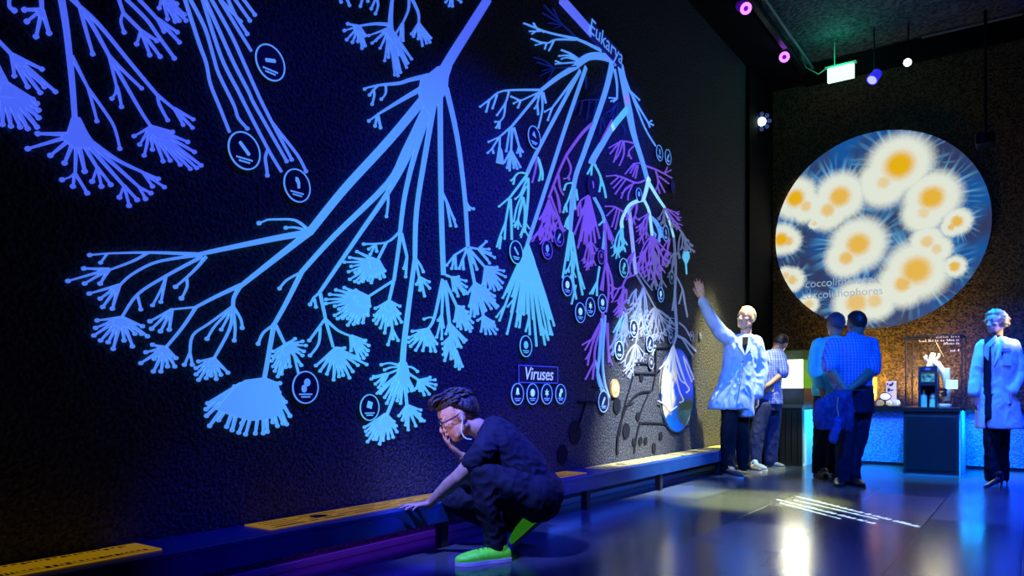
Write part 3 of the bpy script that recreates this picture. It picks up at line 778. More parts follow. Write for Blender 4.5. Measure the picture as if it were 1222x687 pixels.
t.part('fan', lambda b: ([rib(b, [(294+(x-294)*.12, 458), (x, y)], 5, 3, 2.6) for x, y in P('281,461 271,469 249,481 247,488 247.4,496 251,508 262,501 271.4,509 278,513')],
                         [rib(b, [(316+(x-316)*.2, 456), (x, y)], 5, 2.4, 2.5) for x, y in P('289.5,505 286,516 294,518 305.6,517 315,516.7 320,515 326.6,503.6 332,508 338.5,505 343,506 347,496 341.5,479.5 334,468 335,457')],
                         poly(b, P('294,453 316,450 331,456 334,468 338,485 335,495 318,500 300,502 286,498 272,494 258,488 268,476 281,461'))))
t.fan('343,411', '353,404 362,407 366,412 363.6,419 362,424 360.6,435.6 347,437 342,438 337,446 332.5,449 329,442.6 327,437 325,430.5 327,425 327.5,419', 1.5, 4.5, 2)
t.br('2 1.8 0 350,415 357,446')
t.br('7 3.4 0 516,120 487,188 462,232 429,280 382,349\n2 1.8 2 463,225 464,240 462,258\n2.4 2 0 382,349 375,355\n2 1.8 2.3 375,355 371,363\n2 1.6 2.1 376,356 378,366\n3 2.6 0 383,350 389,379')
t.br('2.4 2 2.2 389,380 370,406\n2 1.8 2.2 383,390 381,410 371,424\n2.6 2 0 389,380 398.5,414\n2.4 2 0 389,380 404,394 420,401')
t.fan('402,416', '378,436 383,442.5 391,446 399,453 405.5,449 410.5,447.5 418,450.5 422,443 428,435.5 438.5,434.7 425,425 412,415', 1.6, 5, 2)
t.fan('420,401', '437,406 441,412 440,418 438.5,423 435,427 429.5,427.7 420,418', 1.5, 4, 2)
t.br('7 4 0 518,118 497,180 484,232 478,278'); t.br('2.4 2 0 477,277 462,289 435,291\n1.6 1.4 1.8 449,291 441,297\n1.6 1.4 1.8 449,291 443,303\n1.6 1.4 1.8 449,291 450.5,299.6\n2 1.6 2 440,291 435,291\n2.6 2.4 0 462,289 451,311')
t.fan('452,312', '427,300 418.5,307 412,312.5 420,317.6 417,324 425,325 418.5,333 424.5,335.6 429,337 434,335.6 440.5,334 444,337 450,330 454.5,332 459.5,330 460,323', 1.5, 5, 1.9)
t.br('3.6 3 0 479,278 471,334\n2.4 2.4 0 471,334 440,354\n2.8 2.6 0 471,333 465,359')
t.fan('439,355', '425.5,346 412,343 402,345.6 394.6,351 390,357 390,362 400.5,365 405.6,368.6 400.5,376 404,380 410,379.5 416,380 416,387.6 423,386.6 428,385 434,384.6 440,376 442,365', 1.6, 6, 2)
t.fan('465,360', '449,367.6 448,376 447,382 450,386 455,391 460,397 464.5,387.6 474,386 480,384 478,374 478,365', 1.5, 5, 1.9)
t.br('2.4 2 0 467,372 469,392\n1.6 1.4 1.9 469,392 464,411\n1.6 1.4 1.9 469,392 470,404\n1.6 1.4 1.9 469,392 476,406')
t.br('2.4 2 0 480,278 486.5,306\n1.8 1.6 1.9 486.5,306 483,320\n1.8 1.6 1.9 486.5,306 485,330')
t.br('6.5 4 0 520,116 509,180 498,250 496,307\n4 6 0 496,307 484,400 481,436'); t.br('2 1.8 0 496,307 503,317\n1.7 1.5 1.8 503,317 506,324\n2 1.8 0 497,311 501,331')
t.fan('502,331', '498,339 502,346 507.5,353 513.5,343.6 513,336', 1.5, 3, 1.8)
t.part('fan', lambda b: ([rib(b, P(q), 2.4, 1.7, 1.9) for q in ('479,436 466,433 456,435', '479,438 468,438 460,441', '482,437 492,438 499,443')],
                         fan(b, (480, 442), P('455,469 460,474 462.5,481 468,470'), 1.6, 4, 1.9), fan(b, (482, 442), P('475,478 479,481 487,467 492,466 495,465'), 1.6, 3.6, 1.9),
                         poly(b, P('477,432 485,432 489,448 484,462 478,462 474,450'))))
t.br('2.4 2 0 479,440 463,446'); t.fan('463,446', '447,449 444,452 449,458 453,462 458,458', 1.5, 3.4, 1.8)
t.br('2 1.8 0 476,446 462,458 450,470'); t.br('2.4 2 0 485,443 500,453'); t.fan('501,454', '514,450 520,453 521,459 519.5,463.6 513,470 507,471 502,466 498,463', 1.4, 3.6, 1.8)
t.br('3 2.6 0 480,450 463,494'); t.fan('461,495', '436,509.6 437.5,514.6 439,519 439.5,527 446.6,524 450,524 454,529.6 458,525 464.5,523 470,521.5 474.5,515 473.6,508 471,503', 1.5, 5, 1.9)
t.br('2.6 2.4 0 483,450 486.5,484'); t.fan('487,484', '477,496 481,501 485,507 488,512.6 497,508 503,502 507,502 502,494 503,489', 1.4, 4, 1.8)
t.br('5.5 4.6 0 526,112 526.5,180 527.7,260 530,328'); t.br('2 1.6 0 528,228 535,243\n1.5 1.4 1.8 534,242 538.5,269\n1.5 1.4 1.8 535,243 545,269.6\n1.5 1.3 1.8 535,244 543,262')
t.br('2.6 2.2 0 533,328 540.5,331'); t.fan('541,331', '548,330 557,335 557.5,342 556,347 554.6,350.6 547.5,353 545.5,348 542,346', 1.4, 3.4, 1.8)
t.br('2.6 2.4 0 532,335 546,366'); t.fan('547,366', '554,366 559,372 561,378 565,384.6 564,391 562,395 557,393 551,392 547,389 543,383', 1.4, 4.4, 1.8)
t.br('3 2.4 0 529,333 519,379 511,393\n1.8 1.6 1.8 519,379 513,378.5 507,380.5'); t.fan('511,393', '493,395 489,402.6 489,408 491,413 497,417.6 505.5,418 511,411.5 515,418.6 520.5,419 522,410', 1.5, 4.4, 1.9)
t.br('2.6 1.8 0 530,335 528,377\n1.5 1.3 1.8 528,375 524,382\n1.6 1.4 1.8 528,376 530,390\n1.6 1.4 1.8 528,378 522,402\n1.6 1.4 1.8 528,378 528,404')
t.br('3 2.6 0 532,335 537,386 539,402'); t.fan('537,386', '533,398 547,413 551,414 554.5,408 557,405.6', 1.5, 3.4, 1.8); t.fan('539,402', '529,410 530,416 530,423 531.5,430 539,428 543,427', 1.5, 4, 1.8)
t.br('2 1.6 0 540,404 545,419'); t.fan('545,418', '544.5,437 549,440 552.5,437', 1.4, 2.4, 1.8)
t.br('5 3.4 0 533,104 546,162 555,232 559,294'); t.br('2 1.6 1.8 555,236 560,246 566,249\n1.6 1.4 1.8 556,240 561,250')
t.br('2.4 2 0 558,295 543.6,304'); t.fan('543.6,304', '534,316 540,320 545,320', 1.3, 2.4, 1.8)
t.br('2 1.6 0 558,297 553,309'); t.fan('553,309', '549,320 554,320.5', 1.3, 2, 1.8)
t.br('1.8 1.5 1.9 560,297 566,310 570,321\n1.6 1.4 1.6 560,297 566,313\n2.2 2 0 561,295 572,297'); t.fan('572,297', '581,288 584.5,297 586,302 591,307 585,313.5 582,309', 1.4, 3, 1.8)
t.br('2.4 2 0 561,297 580,319'); t.fan('581,319', '594,318.6 602,323 604,330 600.5,337 599,343 596,345 591,346 586,344 580,343 577,339', 1.4, 4.4, 1.8)
t.br('3 2.6 0 559,296 567,338'); t.fan('568,339', '558.5,350 561,365 562,377 567,377 571,374 578,372 580.5,370 587,368 593,367 595,365 591,358 591,353 583,346', 1.5, 5, 1.8)
t.br('2 2 0 574,362 578,378'); t.fan('578,378', '571,382 575,395 580.5,398 586,398 592,398 594,393 591,388 590,384', 1.3, 3.6, 1.7)

# --- the right-hand tree with white, cyan and purple branches
t = Tree('tree_relief', 'dense right-hand tree relief of blue, cyan, purple and white hanging branches', M_TB)
t.start(735, 76); t.wispy = True
t.br('13 10 0 669,-3 704,36 736,74', lum('luminous indigo trunk relief', (88, 108, 255)), 'trunk')
t.br('9 9 0 738,73 718,67 702,68 688,78')
t.br('4 2.6 0 718,60 700,51 688,46\n2.4 1.8 0 690,46 665,41 650,37 640,33\n1.8 1.5 .8 640,33 626,27.5\n1.5 1.3 .8 650,38 642,34 637.5,27.5\n1.5 1.3 .8 645,37 633,37\n1.5 1.3 .8 642,36 636,40\n2.4 1.7 0 688,47 664,47 655,51 645,50\n1.6 1.4 .8 645,50 635,46\n1.6 1.3 .8 650,51 640,53.5\n1.6 1.3 .8 653,51 651,58\n1.7 1.3 .8 662,48 656,60')
t.br('2 1.5 .9 692,71 682,64 671,59.5\n2 1.5 .9 690,71 680,66 668,66.5\n1.8 1.4 .8 690,72 678,68.5 671,70\n2 1.5 .9 689,74 676,75 664,76\n1.4 1.2 .8 670,75 664,72.5')
t.br('1.6 1.2 0 687,43 673,30\n1.2 1 .6 673,30 650,6\n1.2 1 .6 673,30 648,15\n1.2 1 .6 673,30 655,27\n1.2 1 .6 672,30 663,33\n1.2 1 .6 668,25 661,10', M_TD)
t.br('1.6 1.2 0 688,79 662,81\n1.3 1 .7 662,81 650,72 638,68\n1.3 1 .7 660,80 642,74\n1.3 1 .7 662,81 648,84\n1.3 1 .7 662,82 646,90\n1.3 1 .7 662,82 654,96', M_TD)
t.br('1.8 1.2 0 716,119 700,119 690,121\n1.2 1 .6 696,120 692,137\n1.2 1 .6 704,120 701,142\n1.2 1 .6 712,120 709,138\n1.2 1 .6 690,121 687,130\n3 1 0 700,90 700,106', M_TD)
t.br('7 4.4 0 690,78 668,91 647,107\n2.6 1.8 0 647,107 602,108 587,117\n1.8 1.5 1.3 587,117 574,127\n1.6 1.3 1.2 585,118 583,126 581,133\n1.6 1.3 1.2 594,113 591,122 588.6,129\n1.8 1.4 1.2 608,109 604,122 594,137\n1.5 1.3 0 604,122 602,138 597,145')
t.fan('597,145', '592,145 593,152 596.6,152.6', 1.3, 1.6, 1.2)
t.br('2 1.6 0 644,110 622,120\n1.6 1.3 1.2 622,120 611,115\n1.6 1.3 1.2 622,119 614,123\n1.6 1.3 1.2 622,120 619,128')
t.br('''3 2.4 0 645,110 612,150
2.2 1.6 0 612,150 597,163
1.6 1.4 1.3 597,163 584,169
1.6 1.4 0 596,164 588,177
1.3 1.2 1.3 588,177 583,182
1.3 1.2 1.3 588,177 589.6,182
1.6 1.4 0 597,163 597,182
1.5 1.4 1.4 609,153 605,180
1.8 1.6 0 612,152 610.5,179
1.6 1.4 0 614,152 620,174
1.3 1.2 1.2 620,174 618,182
1.3 1.2 1.2 620,174 624.6,181
1.3 1.2 1.2 620,174 622,186''')
t.part('fan', lambda b: poly(b, P('596,174 599,180 601,196 593,194'))); t.fan('610.5,179', '603,193 606,200 609,203 614,200 618,201 621.6,199', 1.3, 1.8, 1.4)
t.br('1.6 1.3 0 647,109 648,130 643,153\n1.6 1.3 0 645,110 642,124\n1.3 1.2 1.2 642,124 639,129\n1.3 1.2 1.2 642,124 643,136\n1.4 1.2 1.2 649,110 652,122')
t.br('3.4 1.8 0 692,86 660,128\n1.6 1.4 1.2 660,128 651,133\n1.6 1.4 1.2 660,128 657,136 654.6,143')
t.br('4.2 4.6 0 693,84 645,174 630,206', M_TB)
t.br('2 1.5 0 630,207 620,206 614,212\n1.3 1.2 1.2 614,212 611,215\n1.3 1.2 1.2 615,211 613.5,219\n3 2 0 630,208 609.5,235\n1.8 1.5 1.3 609.5,235 596.6,246\n1.8 1.5 0 609,237 604,265\n1.5 1.3 1.2 604,265 597,283 594,294\n1.3 1.2 1.2 599,282 597,296\n1.5 1.3 1.3 604,265 603,284.6\n1.8 1.6 0 610,237 611,262 611.5,286\n1.5 1.3 1.3 630,212 622,231 616,237\n1.5 1.3 1.3 629,222 618,245 614,264\n2 1.5 0 631,212 631,235 627,276', M_TC)
t.fan('625,235', '615.6,271 619,273 622.6,283 627,277', 1.5, 2.6, 1.3, M_TC)
t.br('1.8 1.3 1.1 641,186 640,200 636,217', M_TP); t.br('1.8 1.3 1.1 642,187 646,203 644,215\n1.5 1.2 1.1 644,190 648,205 648,214', M_TC)
t.br('5 4 0 700,80 676,150 655,215 630,291', M_TB)
rr = random.Random(11)
def bigfan(b):
    tips = P('601,355 597,382 606,398 611,372 616.6,389 620.6,390 626,375 633,398.5 637,380 641,412 646.5,399 651,410.7 655,405 659.7,399 657,380 662,388')
    for x, y in tips:
        m_ = ((630+(x-630)*.55)+rr.uniform(-1, 1), 291+(y-291)*.55); rib(b, [(630, 291), m_, (x, y)], 2.6, 1.5, 1.5)
        if rr.random() < .6: rib(b, [(630+(x-630)*.8, 291+(y-291)*.8), (x+rr.uniform(-5, 3), y-rr.uniform(0, 8))], 1.3, 1.2, 1.3)
    for k in range(9):
        x = 606+k*6; rib(b, [(630, 291), (x, 352+rr.uniform(-4, 22))], 2.2, 1.4, 1.4)
    poly(b, P('630,289 637,308 642,326 636,334 626,336 616,332 620,312'))
t.part('fan', bigfan, M_TC)
t.br('4 3 0 712,144 696,158 676.5,185', M_TP); t.br('''2.6 2 0 676.5,185 667,206 655.5,236
1.7 1.4 1.1 677,187 682,200 679,211 674,213
1.5 1.2 1.1 679,209 680,214
1.7 1.3 1.1 667,208 669,224 673,232
1.6 1.3 1.1 657,232 668,262 672,279
1.5 1.2 1.1 662,222 668,240 669,252
1.5 1.2 1.1 666,232 669,253''', M_TP)
t.fan('655.5,238', '645,262 650,265 636,288 646,286 651,283 656,285 659,274 662,273 667,262 665,258', 1.2, 2, 1.2, M_TP)
t.br('8 4.6 0 731,76 724,106 710.6,146 697,184 686,218 681,275', M_TB)
t.br('''1.8 1.5 1.2 686,218 677,219 674,226
1.8 1.4 0 685,220 679,238 674,248
1.3 1.2 1.2 676,243 673,253
1.3 1.2 1.2 676,243 677,252
1.5 1.3 1.2 688,225 690,238
1.4 1.2 1.2 686,230 687,249
1.4 1.2 1.2 682,255 677,262 675,270
1.5 1.3 1.2 681,256 678,262 678,272
2 1.5 0 681,275 672,332
1.6 1.4 1.4 681,275 678.6,310
2 1.5 0 682,275 684,330 688.6,357
2 1.5 0 683,277 691,325 696,352
1.5 1.3 1.2 692,325 698,344
1.4 1.2 1.2 684,325 678,345 677,352
1.4 1.2 1.2 688,340 683,362''', M_TC)
t.br('2 1.4 0 734,82 737,100 737,117\n1.2 1.1 .9 737,117 728,116.5\n1.2 1.1 .9 737,117 730,120.5\n1.2 1.1 .9 737,118 733,121', M_TB)
t.br('1.4 1 .6 738,122 731,130 722,136\n1.2 1 .6 737,124 728,139\n1.2 1 .6 739,124 735,139\n1.2 1 .6 733,135 728,152\n1.2 1 .6 718,140 716,160\n1.2 1 .6 719,140 722,152\n1.2 1 .6 742,148 746,155 745,163', M_TD)
t.br('1.8 1.3 0 731,143 716,172 707,193', M_TP)
t.br('6 6.5 0 741,78 746,104 751,131', M_TB); t.br('3.6 6 0 747,112 749.5,124', lum('luminous pink band', (150, 120, 230)), 'pink_band')
t.br('8 8 0 750,129 740,141 732,151', M_TC); t.br('8 7.5 0 733,150 728,156', M_TX); t.br('7.5 9 0 730,153 719,172 709,189 708,196', M_TB)
t.br('1.8 1.4 1.1 708,196 702,207\n1.6 1.3 1.1 707,197 706,212\n2.4 1.6 0 710,196 717,210 718,222\n1.5 1.3 1.2 718,216 716,228\n1.6 1.4 1.3 717,210 721,222 723.7,235', M_TC)
t.br('1.8 1.3 0 703,233 694,239 690,247\n1.3 1.1 1 690,247 687,250\n1.3 1.1 1 690,247 691,257\n1.3 1.1 1 693,241 694,258', M_TP)
t.part('fan', lambda b: (fan(b, (703, 234), P('686,279 690.5,295 694,287 698,290 701,293 706,291 711,289 716,283.6 714,276'), 1.3, 3, 1.3), poly(b, P('703,234 706,250 711,268 703,280 695,274 699,252'))), M_TP)
t.fan('705,288', '697.5,314 700.6,322 704,318 707,317 710,303 713,299', 1.2, 2, 1.1, M_TP)
t.br('3.6 2.4 0 709,234 722,263 720,297', M_TB); t.br('1.7 1.4 1.2 721,263 716,268', M_TC)
t.part('fan', lambda b: (fan(b, (723, 262), P('728,285 731.6,291 733,286.6'), 1.3, 2, 1.2), poly(b, P('723,261 732,285 727,286'))), M_TP)
t.br('2.6 2 0 722,266 724,312\n1.8 1.4 1.2 724,312 717.5,345\n1.5 1.3 1.2 721,325 720,346\n2 1.7 0 724,312 727,345 724,372\n1.8 1.5 0 725,314 731,335 731,356', M_TP)
t.br('1.8 1.4 0 716,318 713,338\n1.4 1.2 1.2 713,336 705,350\n1.4 1.2 1.2 712,338 708,350\n1.6 1.4 0 713,336 713,353', M_TC)
t.br('7 5 0 751,131 757,160 767,192 772.6,212', M_TB)
t.br('1.8 1.4 0 757,171 750,169 741,168\n1.4 1.1 .9 742,168 728,176\n1.4 1.1 .9 741,168 729,183\n1.4 1.1 .9 741,168 733,193\n1.4 1.1 .9 744,169 740,182 735,190\n1.4 1.1 .9 745,169 745,184 740,197\n1.4 1.1 .9 757,174 751,181 754,189\n1.2 1 .9 751,181 750,186', M_TP)
t.br('2 1.4 0 767,194 757,195\n1.6 1.2 1 757,195 747,207\n1.4 1.1 1 758,196 753,206\n1.4 1.1 1 760,197 756,210\n1.4 1.1 1 762,197 759,212', M_TP)
t.br('2.4 1.6 0 772,214 760,218 745,212 735,209\n1.4 1.2 1 736,209 725,210\n1.4 1.2 1 740,210 730,219\n1.4 1.2 1 744,212 733,224\n1.4 1.2 1 748,213 735,231\n1.6 1.2 1 758,218 747,225 742,236\n1.4 1.2 1 752,222 743,230\n1.4 1.2 1 756,219 751,230 750,238', M_TP)
t.br('2.2 1.5 0 769,197 783,202 793,207\n1.3 1.1 .9 793,207 797,200\n1.3 1.1 .9 793,207 801,203\n1.3 1.1 .9 793,207 802,212\n1.5 1.2 0 783,203 786,215 785,223\n1.2 1 .9 785,222 783,227\n1.2 1 .9 785,222 788,230\n1.3 1.1 .9 786,214 794,229\n1.4 1.2 0 787,210 799,219', M_TP)
t.br('5.5 4.4 0 772.6,212 774,217 768.6,238\n4.6 3 0 768.6,238 758,241 750,247 743,262 743,272\n3 1.8 0 769,238 775.5,253 778.7,281\n4 2.8 0 774,216 784,233 793.5,247', M_TX)
t.br('4 1.6 0 741,80 752,108\n1.8 1.4 1.1 752,108 763.6,119\n2.6 1.6 0 752,108 762,126 774,146\n1.4 1.2 1.1 774,146 778,144\n1.4 1.2 1.1 774,146 780,149\n1.4 1.2 1.1 774,146 776,151\n1.8 1.3 0 755,114 770,152 783,174', M_TB)
t.br('1.8 1.3 0 745,253 735,247 727,246\n1.3 1.1 1 735,247 725,257\n1.3 1.1 1 737,249 731,270\n1.3 1.1 1 740,251 735,273\n1.3 1 1 727,246 723.5,246', M_TP)
t.fan('743,271', '734,300 736,308 739,303 742,298 747,300 749,292', 1.4, 2.6, 1.3, M_TC)
t.br('3.6 3 0 751,248 755,285 758,315 759.5,327', lum('luminous lavender relief', (140, 160, 250)))
t.br('2 1.6 0 758,328 748,332 742,343 731,344\n1.3 1.1 1 735,344 729,340\n1.3 1.1 1 735,344 729,350\n1.3 1.1 1 740,343 731,360', M_TP)
t.fan('745,342', '733,372 737,378 741,376 745,380 748,374', 1.2, 2, 1.1, M_TP)
t.br('2.4 1.8 0 760,327 769,343 782,367\n1.6 1.2 0 759,318 770,335 779,346', M_TW)
M_TL = lum('pale lavender blue relief', (104, 136, 236), .7, (.22, .25, .34, 1))
t.fan('768,343', '750,374 753,384 757,380 761,384 765,376 769,386 772,378', 1.3, 2, 1.1, M_TL)
t.fan('748,372', '736,396 738,404 742,400 745,408 748,398 752,402 744,414', 1.2, 2, 1, M_TL)
t.fan('765,372', '754,398 758,402 762,408 765,400 769,404 771,396', 1.2, 1.8, 1, M_TW)
t.fan('783,368', '776,402 779,408 784,404 788,409 792,405 796,400 800,392 803,384 798,378 803,395 772,395', 1.4, 3.2, 1.1, M_TW)
t.fan('759,410', '745,437 747,446 750,440 752,451 755,444 758,436 763,428 768,431 771,425', 1.2, 2.2, 1, M_TW)
t.br('2 1.6 0 764,378 759,410\n1.5 1.2 0 781,372 778,392\n1.6 1.4 0 783,412 779,424', M_TW)
t.fan('778.7,280', '765,305 763,315 768,310 772,320 776,322 779,315 782,335 786,328 788,333 791,322 795,318 799,314 802,306', 1.2, 2, 1, M_TP)
t.fan('775,254', '762,262 760,272 764,280 768,276 763,290 772,284', 1.1, 1.5, .9, M_TP)
t.fan('778,258', '786,270 790,276 783,282 788,288 793,284', 1.1, 1.5, .9, M_TB)
t.fan('770,300', '760,318 762,325 766,322 770,330 774,326', 1.1, 1.6, .9, M_TP)
t.br('2.6 2 0 793.5,247 800,266 804.7,283', M_TX); t.br('2 2.6 0 804.7,283 807,320 806,355 808,395 804,412', M_TW)
t.fan('793.5,248', '811,255 812,263 808,266 812,272 800,262', 1.1, 1.6, .9, M_TP)
t.br('2 1.6 0 800,264 810,272 817,281', M_TW); t.fan('814,276', '811,308 813,298 818,303 821,300 829,301 827,294 822,288', 1.1, 1.6, .9, M_TW)
t.part('teal_pod', lambda b: (poly(b, P('816,300 822,300 823,307 819,316 815,307')), rib(b, P('819,312 820,327'), 1.2, 1)), M_TC)
t.br('1.8 1.4 0 808,330 815,345 818,362 821,378\n1.5 1.2 .9 815,346 811,362\n1.3 1.1 .9 806,350 803,370', M_TW)
t.br('3 2.4 0 808,400 818,405\n2.2 1.8 0 818,405 831,419\n1.8 1.4 0 815,404 827,424\n1.8 1.5 0 811,385 818,391 823,400', M_TW)
t.br('''3 2.4 0 720,360 720,385
2 1.6 0 720,380 712,394 706,406
1.6 1.3 1.1 706,405 696,411
1.6 1.3 1.1 706,405 699,417
1.8 1.4 0 715,390 707,412 704,424
1.5 1.2 1.1 704,422 702,435
1.5 1.2 1.1 706,418 700,428
2 1.5 0 718,388 711,415 710,432
1.6 1.3 1.1 710,431 699.6,452
1.6 1.3 1.1 710,431 708,452
1.5 1.2 1.1 726,385 727,420 731,435
1.5 1.2 1.1 724,385 726,412 727,432''', M_TP)
t.br('2.4 2 0 719,380 716,425 714,448 719,468\n2 1.6 0 723,376 720,425 722,455 728,474\n1.6 1.4 0 711,430 716,450 722,468', M_TB)
t.br('2 1.6 0 745,372 737,395 734,410\n1.6 1.4 0 747,374 742,395 742,410\n1.4 1.2 1 741,380 733,396\n1.5 1.3 0 758,372 757,382\n1.5 1.3 0 770,385 775,400', M_TC)

for c_, tp, m_ in (('760,241', '752,252 748,262 756,262 754,270', M_TP), ('793.5,248', '786,262 790,268 796,272 799,262 802,274', M_TW), ('806,300', '796,318 799,328 803,332', M_TW), ('757,300', '748,312 750,322 753,330', M_TP),
                   ('782,300', '774,335 778,345 784,342 790,345', M_TW), ('760,345', '750,362 756,366 762,366', M_TL), ('782,366', '770,385 768,396 776,388 786,396 790,384 806,388', M_TW), ('748,345', '738,362 742,368 746,362', M_TP),
                   ('735,398', '728,416 732,424 737,406', M_TL), ('800,285', '790,300 794,308 798,304', M_TP), ('700,235', '694,252 698,258', M_TP), ('668,262', '662,276 668,282 674,276', M_TP), ('657,250', '643,280 648,292 654,296 660,288', M_TP), ('684,300', '676,326 682,332', M_TC)):
    t.wisp(c_, tp, m_)

# --- name plates
def wbasis(px, py, ang=0, x=None):
    p = wp(px, py, x); a = math.radians(ang)
    return basis(p, (0, math.cos(a), math.sin(a)), (0, -math.sin(a), math.cos(a)), (1, 0, 0))
pl = empty('name_plate', (0, wp(726, 52).y, wp(726, 52).z), 'tilted dark blue Eukarya name plate crossing the top of the right-hand tree', 'sign')
a_, c_ = wp(706, 37), wp(741, 73)
d_ = (c_-a_).normalized(); n_ = Vector((0, -d_.z, d_.y)) if d_.y > 0 else Vector((0, d_.z, -d_.y))
b = bmesh.new(); pts = [a_-n_*.075, c_-n_*.075, c_+n_*.075, a_+n_*.075]; prism(b, [p-Vector((p.x-.001, 0, 0)) for p in pts], Vector((.021, 0, 0)))
link('plate', b, mat('indigo plate', (.02, .02, .12, 1), .5, emit=rgb(20, 18, 110), es=.6), pl)
ang = math.degrees(math.atan2(d_.z, d_.y))
text_mesh('Eukarya', .205, basis((a_+c_)/2+n_*.02-d_*.03+Vector((.013, 0, 0)), d_, n_, (1, 0, 0)), M_TB, 'lettering', pl, ext=.001, shear=.15)
p0 = wp(619, 435); p1 = wp(666, 456)
vp = empty('name_plate', (0, (p0.y+p1.y)/2, (p0.z+p1.z)/2), 'rectangular Viruses name plate with thin blue outline above a row of four badges', 'sign')
y0, y1, z1_, z0_ = p0.y, p1.y, (p0.z+wp(619, 435).z)/2, (wp(619, 456).z+wp(666, 458).z)/2
b = bmesh.new(); box(b, .001, .008, y0, y1, z0_, z1_); link('plate', b, mat('deep blue plate', (.005, .006, .05, 1), .5, emit=rgb(8, 10, 70), es=.12), vp)
b = bmesh.new(); e_ = .006
for a in ((y0, y1, z0_, z0_+e_), (y0, y1, z1_-e_, z1_), (y0, y0+e_, z0_+e_, z1_-e_), (y1-e_, y1, z0_+e_, z1_-e_)): box(b, .0081, .012, *a)
link('outline', b, lum('dim outline blue', (40, 60, 170), .8), vp)
text_mesh('Viruses', .142, basis(((.0105), (y0+y1)/2, (z0_+z1_)/2), (0, 1, 0), (0, 0, 1), (1, 0, 0)), mat('bright lettering', (.8, .85, .9, 1), .5, emit=rgb(170, 205, 255), es=.9), 'lettering', vp, ext=.001, shear=.2)

# --- round badges
M_BD = mat('dark badge', (.006, .008, .05, 1), .6, emit=rgb(2, 3, 26), es=.4)
def badge(px, py, r, label, icon, ring=M_TB, fill=None, ic=None, rx=None):
    p = wp(px, py); o = empty('icon_badge', (0, p.y, p.z), label, 'badge', 'round badges on the mural wall'); n = 36
    C_ = lambda a, k, x: Vector((x, p.y+math.cos(a)*k, p.z+math.sin(a)*k))
    b = bmesh.new(); prism(b, [C_(2*math.pi*i/n, r*.97, .001) for i in range(n)], Vector((.0155, 0, 0))); link('backing', b, fill or M_BD, o)
    b = bmesh.new(); w_ = max(.005, r*.075); R = []
    for i in range(n):
        a = 2*math.pi*i/n; R.append([b.verts.new(C_(a, k, x)) for k, x in ((r, .0138), (r, .020), (r-w_, .020), (r-w_, .0138))])
    for i in range(n):
        u, v = R[i], R[(i+1) % n]
        for k in range(4): b.faces.new((u[k], u[(k+1) % 4], v[(k+1) % 4], v[k]))
    link('ring', b, ring, o)
    b = bmesh.new(); x = .0166
    def q(pts, oy=0, oz=.12, ang=0):
        ca, sa = math.cos(ang), math.sin(ang)
        prism(b, [Vector((x, p.y+r*((u*ca-v*sa)+oy), p.z+r*((u*sa+v*ca)+oz))) for u, v in pts], Vector((.0025, 0, 0)))
    circ = lambda k, s=1: [(math.cos(2*math.pi*i/14)*k, math.sin(2*math.pi*i/14)*k*s) for i in range(14)]
    rod = lambda L, h: [(-L, -h*.5), (-L*.9, -h), (L*.9, -h), (L, -h*.5), (L, h*.5), (L*.9, h), (-L*.9, h), (-L, h*.5)]
    if icon == 'rod': q(rod(.36, .10), ang=.25)
    elif icon == 'diag': q(rod(.42, .10), ang=-.75)
    elif icon == 'rise': q(rod(.45, .12), ang=.9, oz=.05)
    elif icon == 'bean': q([(-.12, .38), (.08, .36), (.2, .1), (.2, -.25), (.02, -.28), (0, -.02), (-.14, .15)])
    elif icon == 'square': q([(-.3, -.22), (.2, -.3), (.3, .2), (-.2, .3)], oz=.2, ang=-.1)
    elif icon == 'dot': q(circ(.36))
    elif icon == 'double': q(circ(.24), oz=.3, oy=.12); q(circ(.2, 1.2), oz=-.08, oy=-.12)
    elif icon == 'star':
        q([(math.cos(math.pi*i/6)*(.4 if i % 2 else .16), math.sin(math.pi*i/6)*(.4 if i % 2 else .16)) for i in range(12)])
    elif icon == 'tri': q([(-.05, .42), (.3, -.12), (-.32, .02)])
    elif icon == 'drop': q(circ(.3, 1.25), oz=.15); q([(-.05, -.2), (.05, -.2), (.05, -.42), (-.05, -.42)], oz=.1)
    elif icon == 'lander': q(circ(.16), oz=.42); q([(-.1, .3), (.1, .3), (.3, -.15), (.12, -.05), (0, -.2), (-.12, -.05), (-.3, -.15)], oz=.1)
    link('pictogram', b, ic or ring, o)
    if r > .07:
        b = bmesh.new(); rr2 = random.Random(int(px*7+py))
        for k, (wd, zz_) in enumerate(((.5, -.42), (.34, -.58))):
            yy = -wd
            while yy < wd:
                l_ = rr2.uniform(.06, .16); yb = min(yy+l_, wd); q([(yy, -.045), (yb, -.045), (yb, .045), (yy, .045)], oz=zz_); yy = yb+.035
        link('caption', b, ring, o)
    return o
badge(322, 75, .091, 'ringed badge with small horizontal rod, highest of the badges beside the long strands', 'rod')
badge(291, 180, .093, 'ringed badge with slanting rod at the foot of the leftmost long strand', 'diag')
badge(354, 221.5, .088, 'ringed badge with bent bean shape just left of the central trunk', 'bean')
badge(364, 462, .088, 'ringed badge with double blob beside the widest blue fan', 'double')
badge(440.5, 486, .078, 'ringed badge with pale square below the central tree', 'square', M_TC)
badge(637, 164, .088, 'ringed badge with triangle at upper left of the right-hand tree', 'tri')
badge(615.5, 301, .088, 'ringed badge with slanting rod left of the big cyan fan', 'diag', M_TC)
badge(627, 413, .083, 'ringed badge with round dot at the tip of the big cyan fan', 'dot', M_TC)
M_BP = lum('dim purple ring', (84, 66, 180), .7)
badge(652.5, 298, .078, 'dim purple badge with pale dot, lower of two below the purple branch', 'drop', M_BP, ic=M_TB); badge(666.5, 283, .076, 'dim purple badge with pale rod, upper of two below the purple branch', 'rise', M_BP, ic=M_TB)
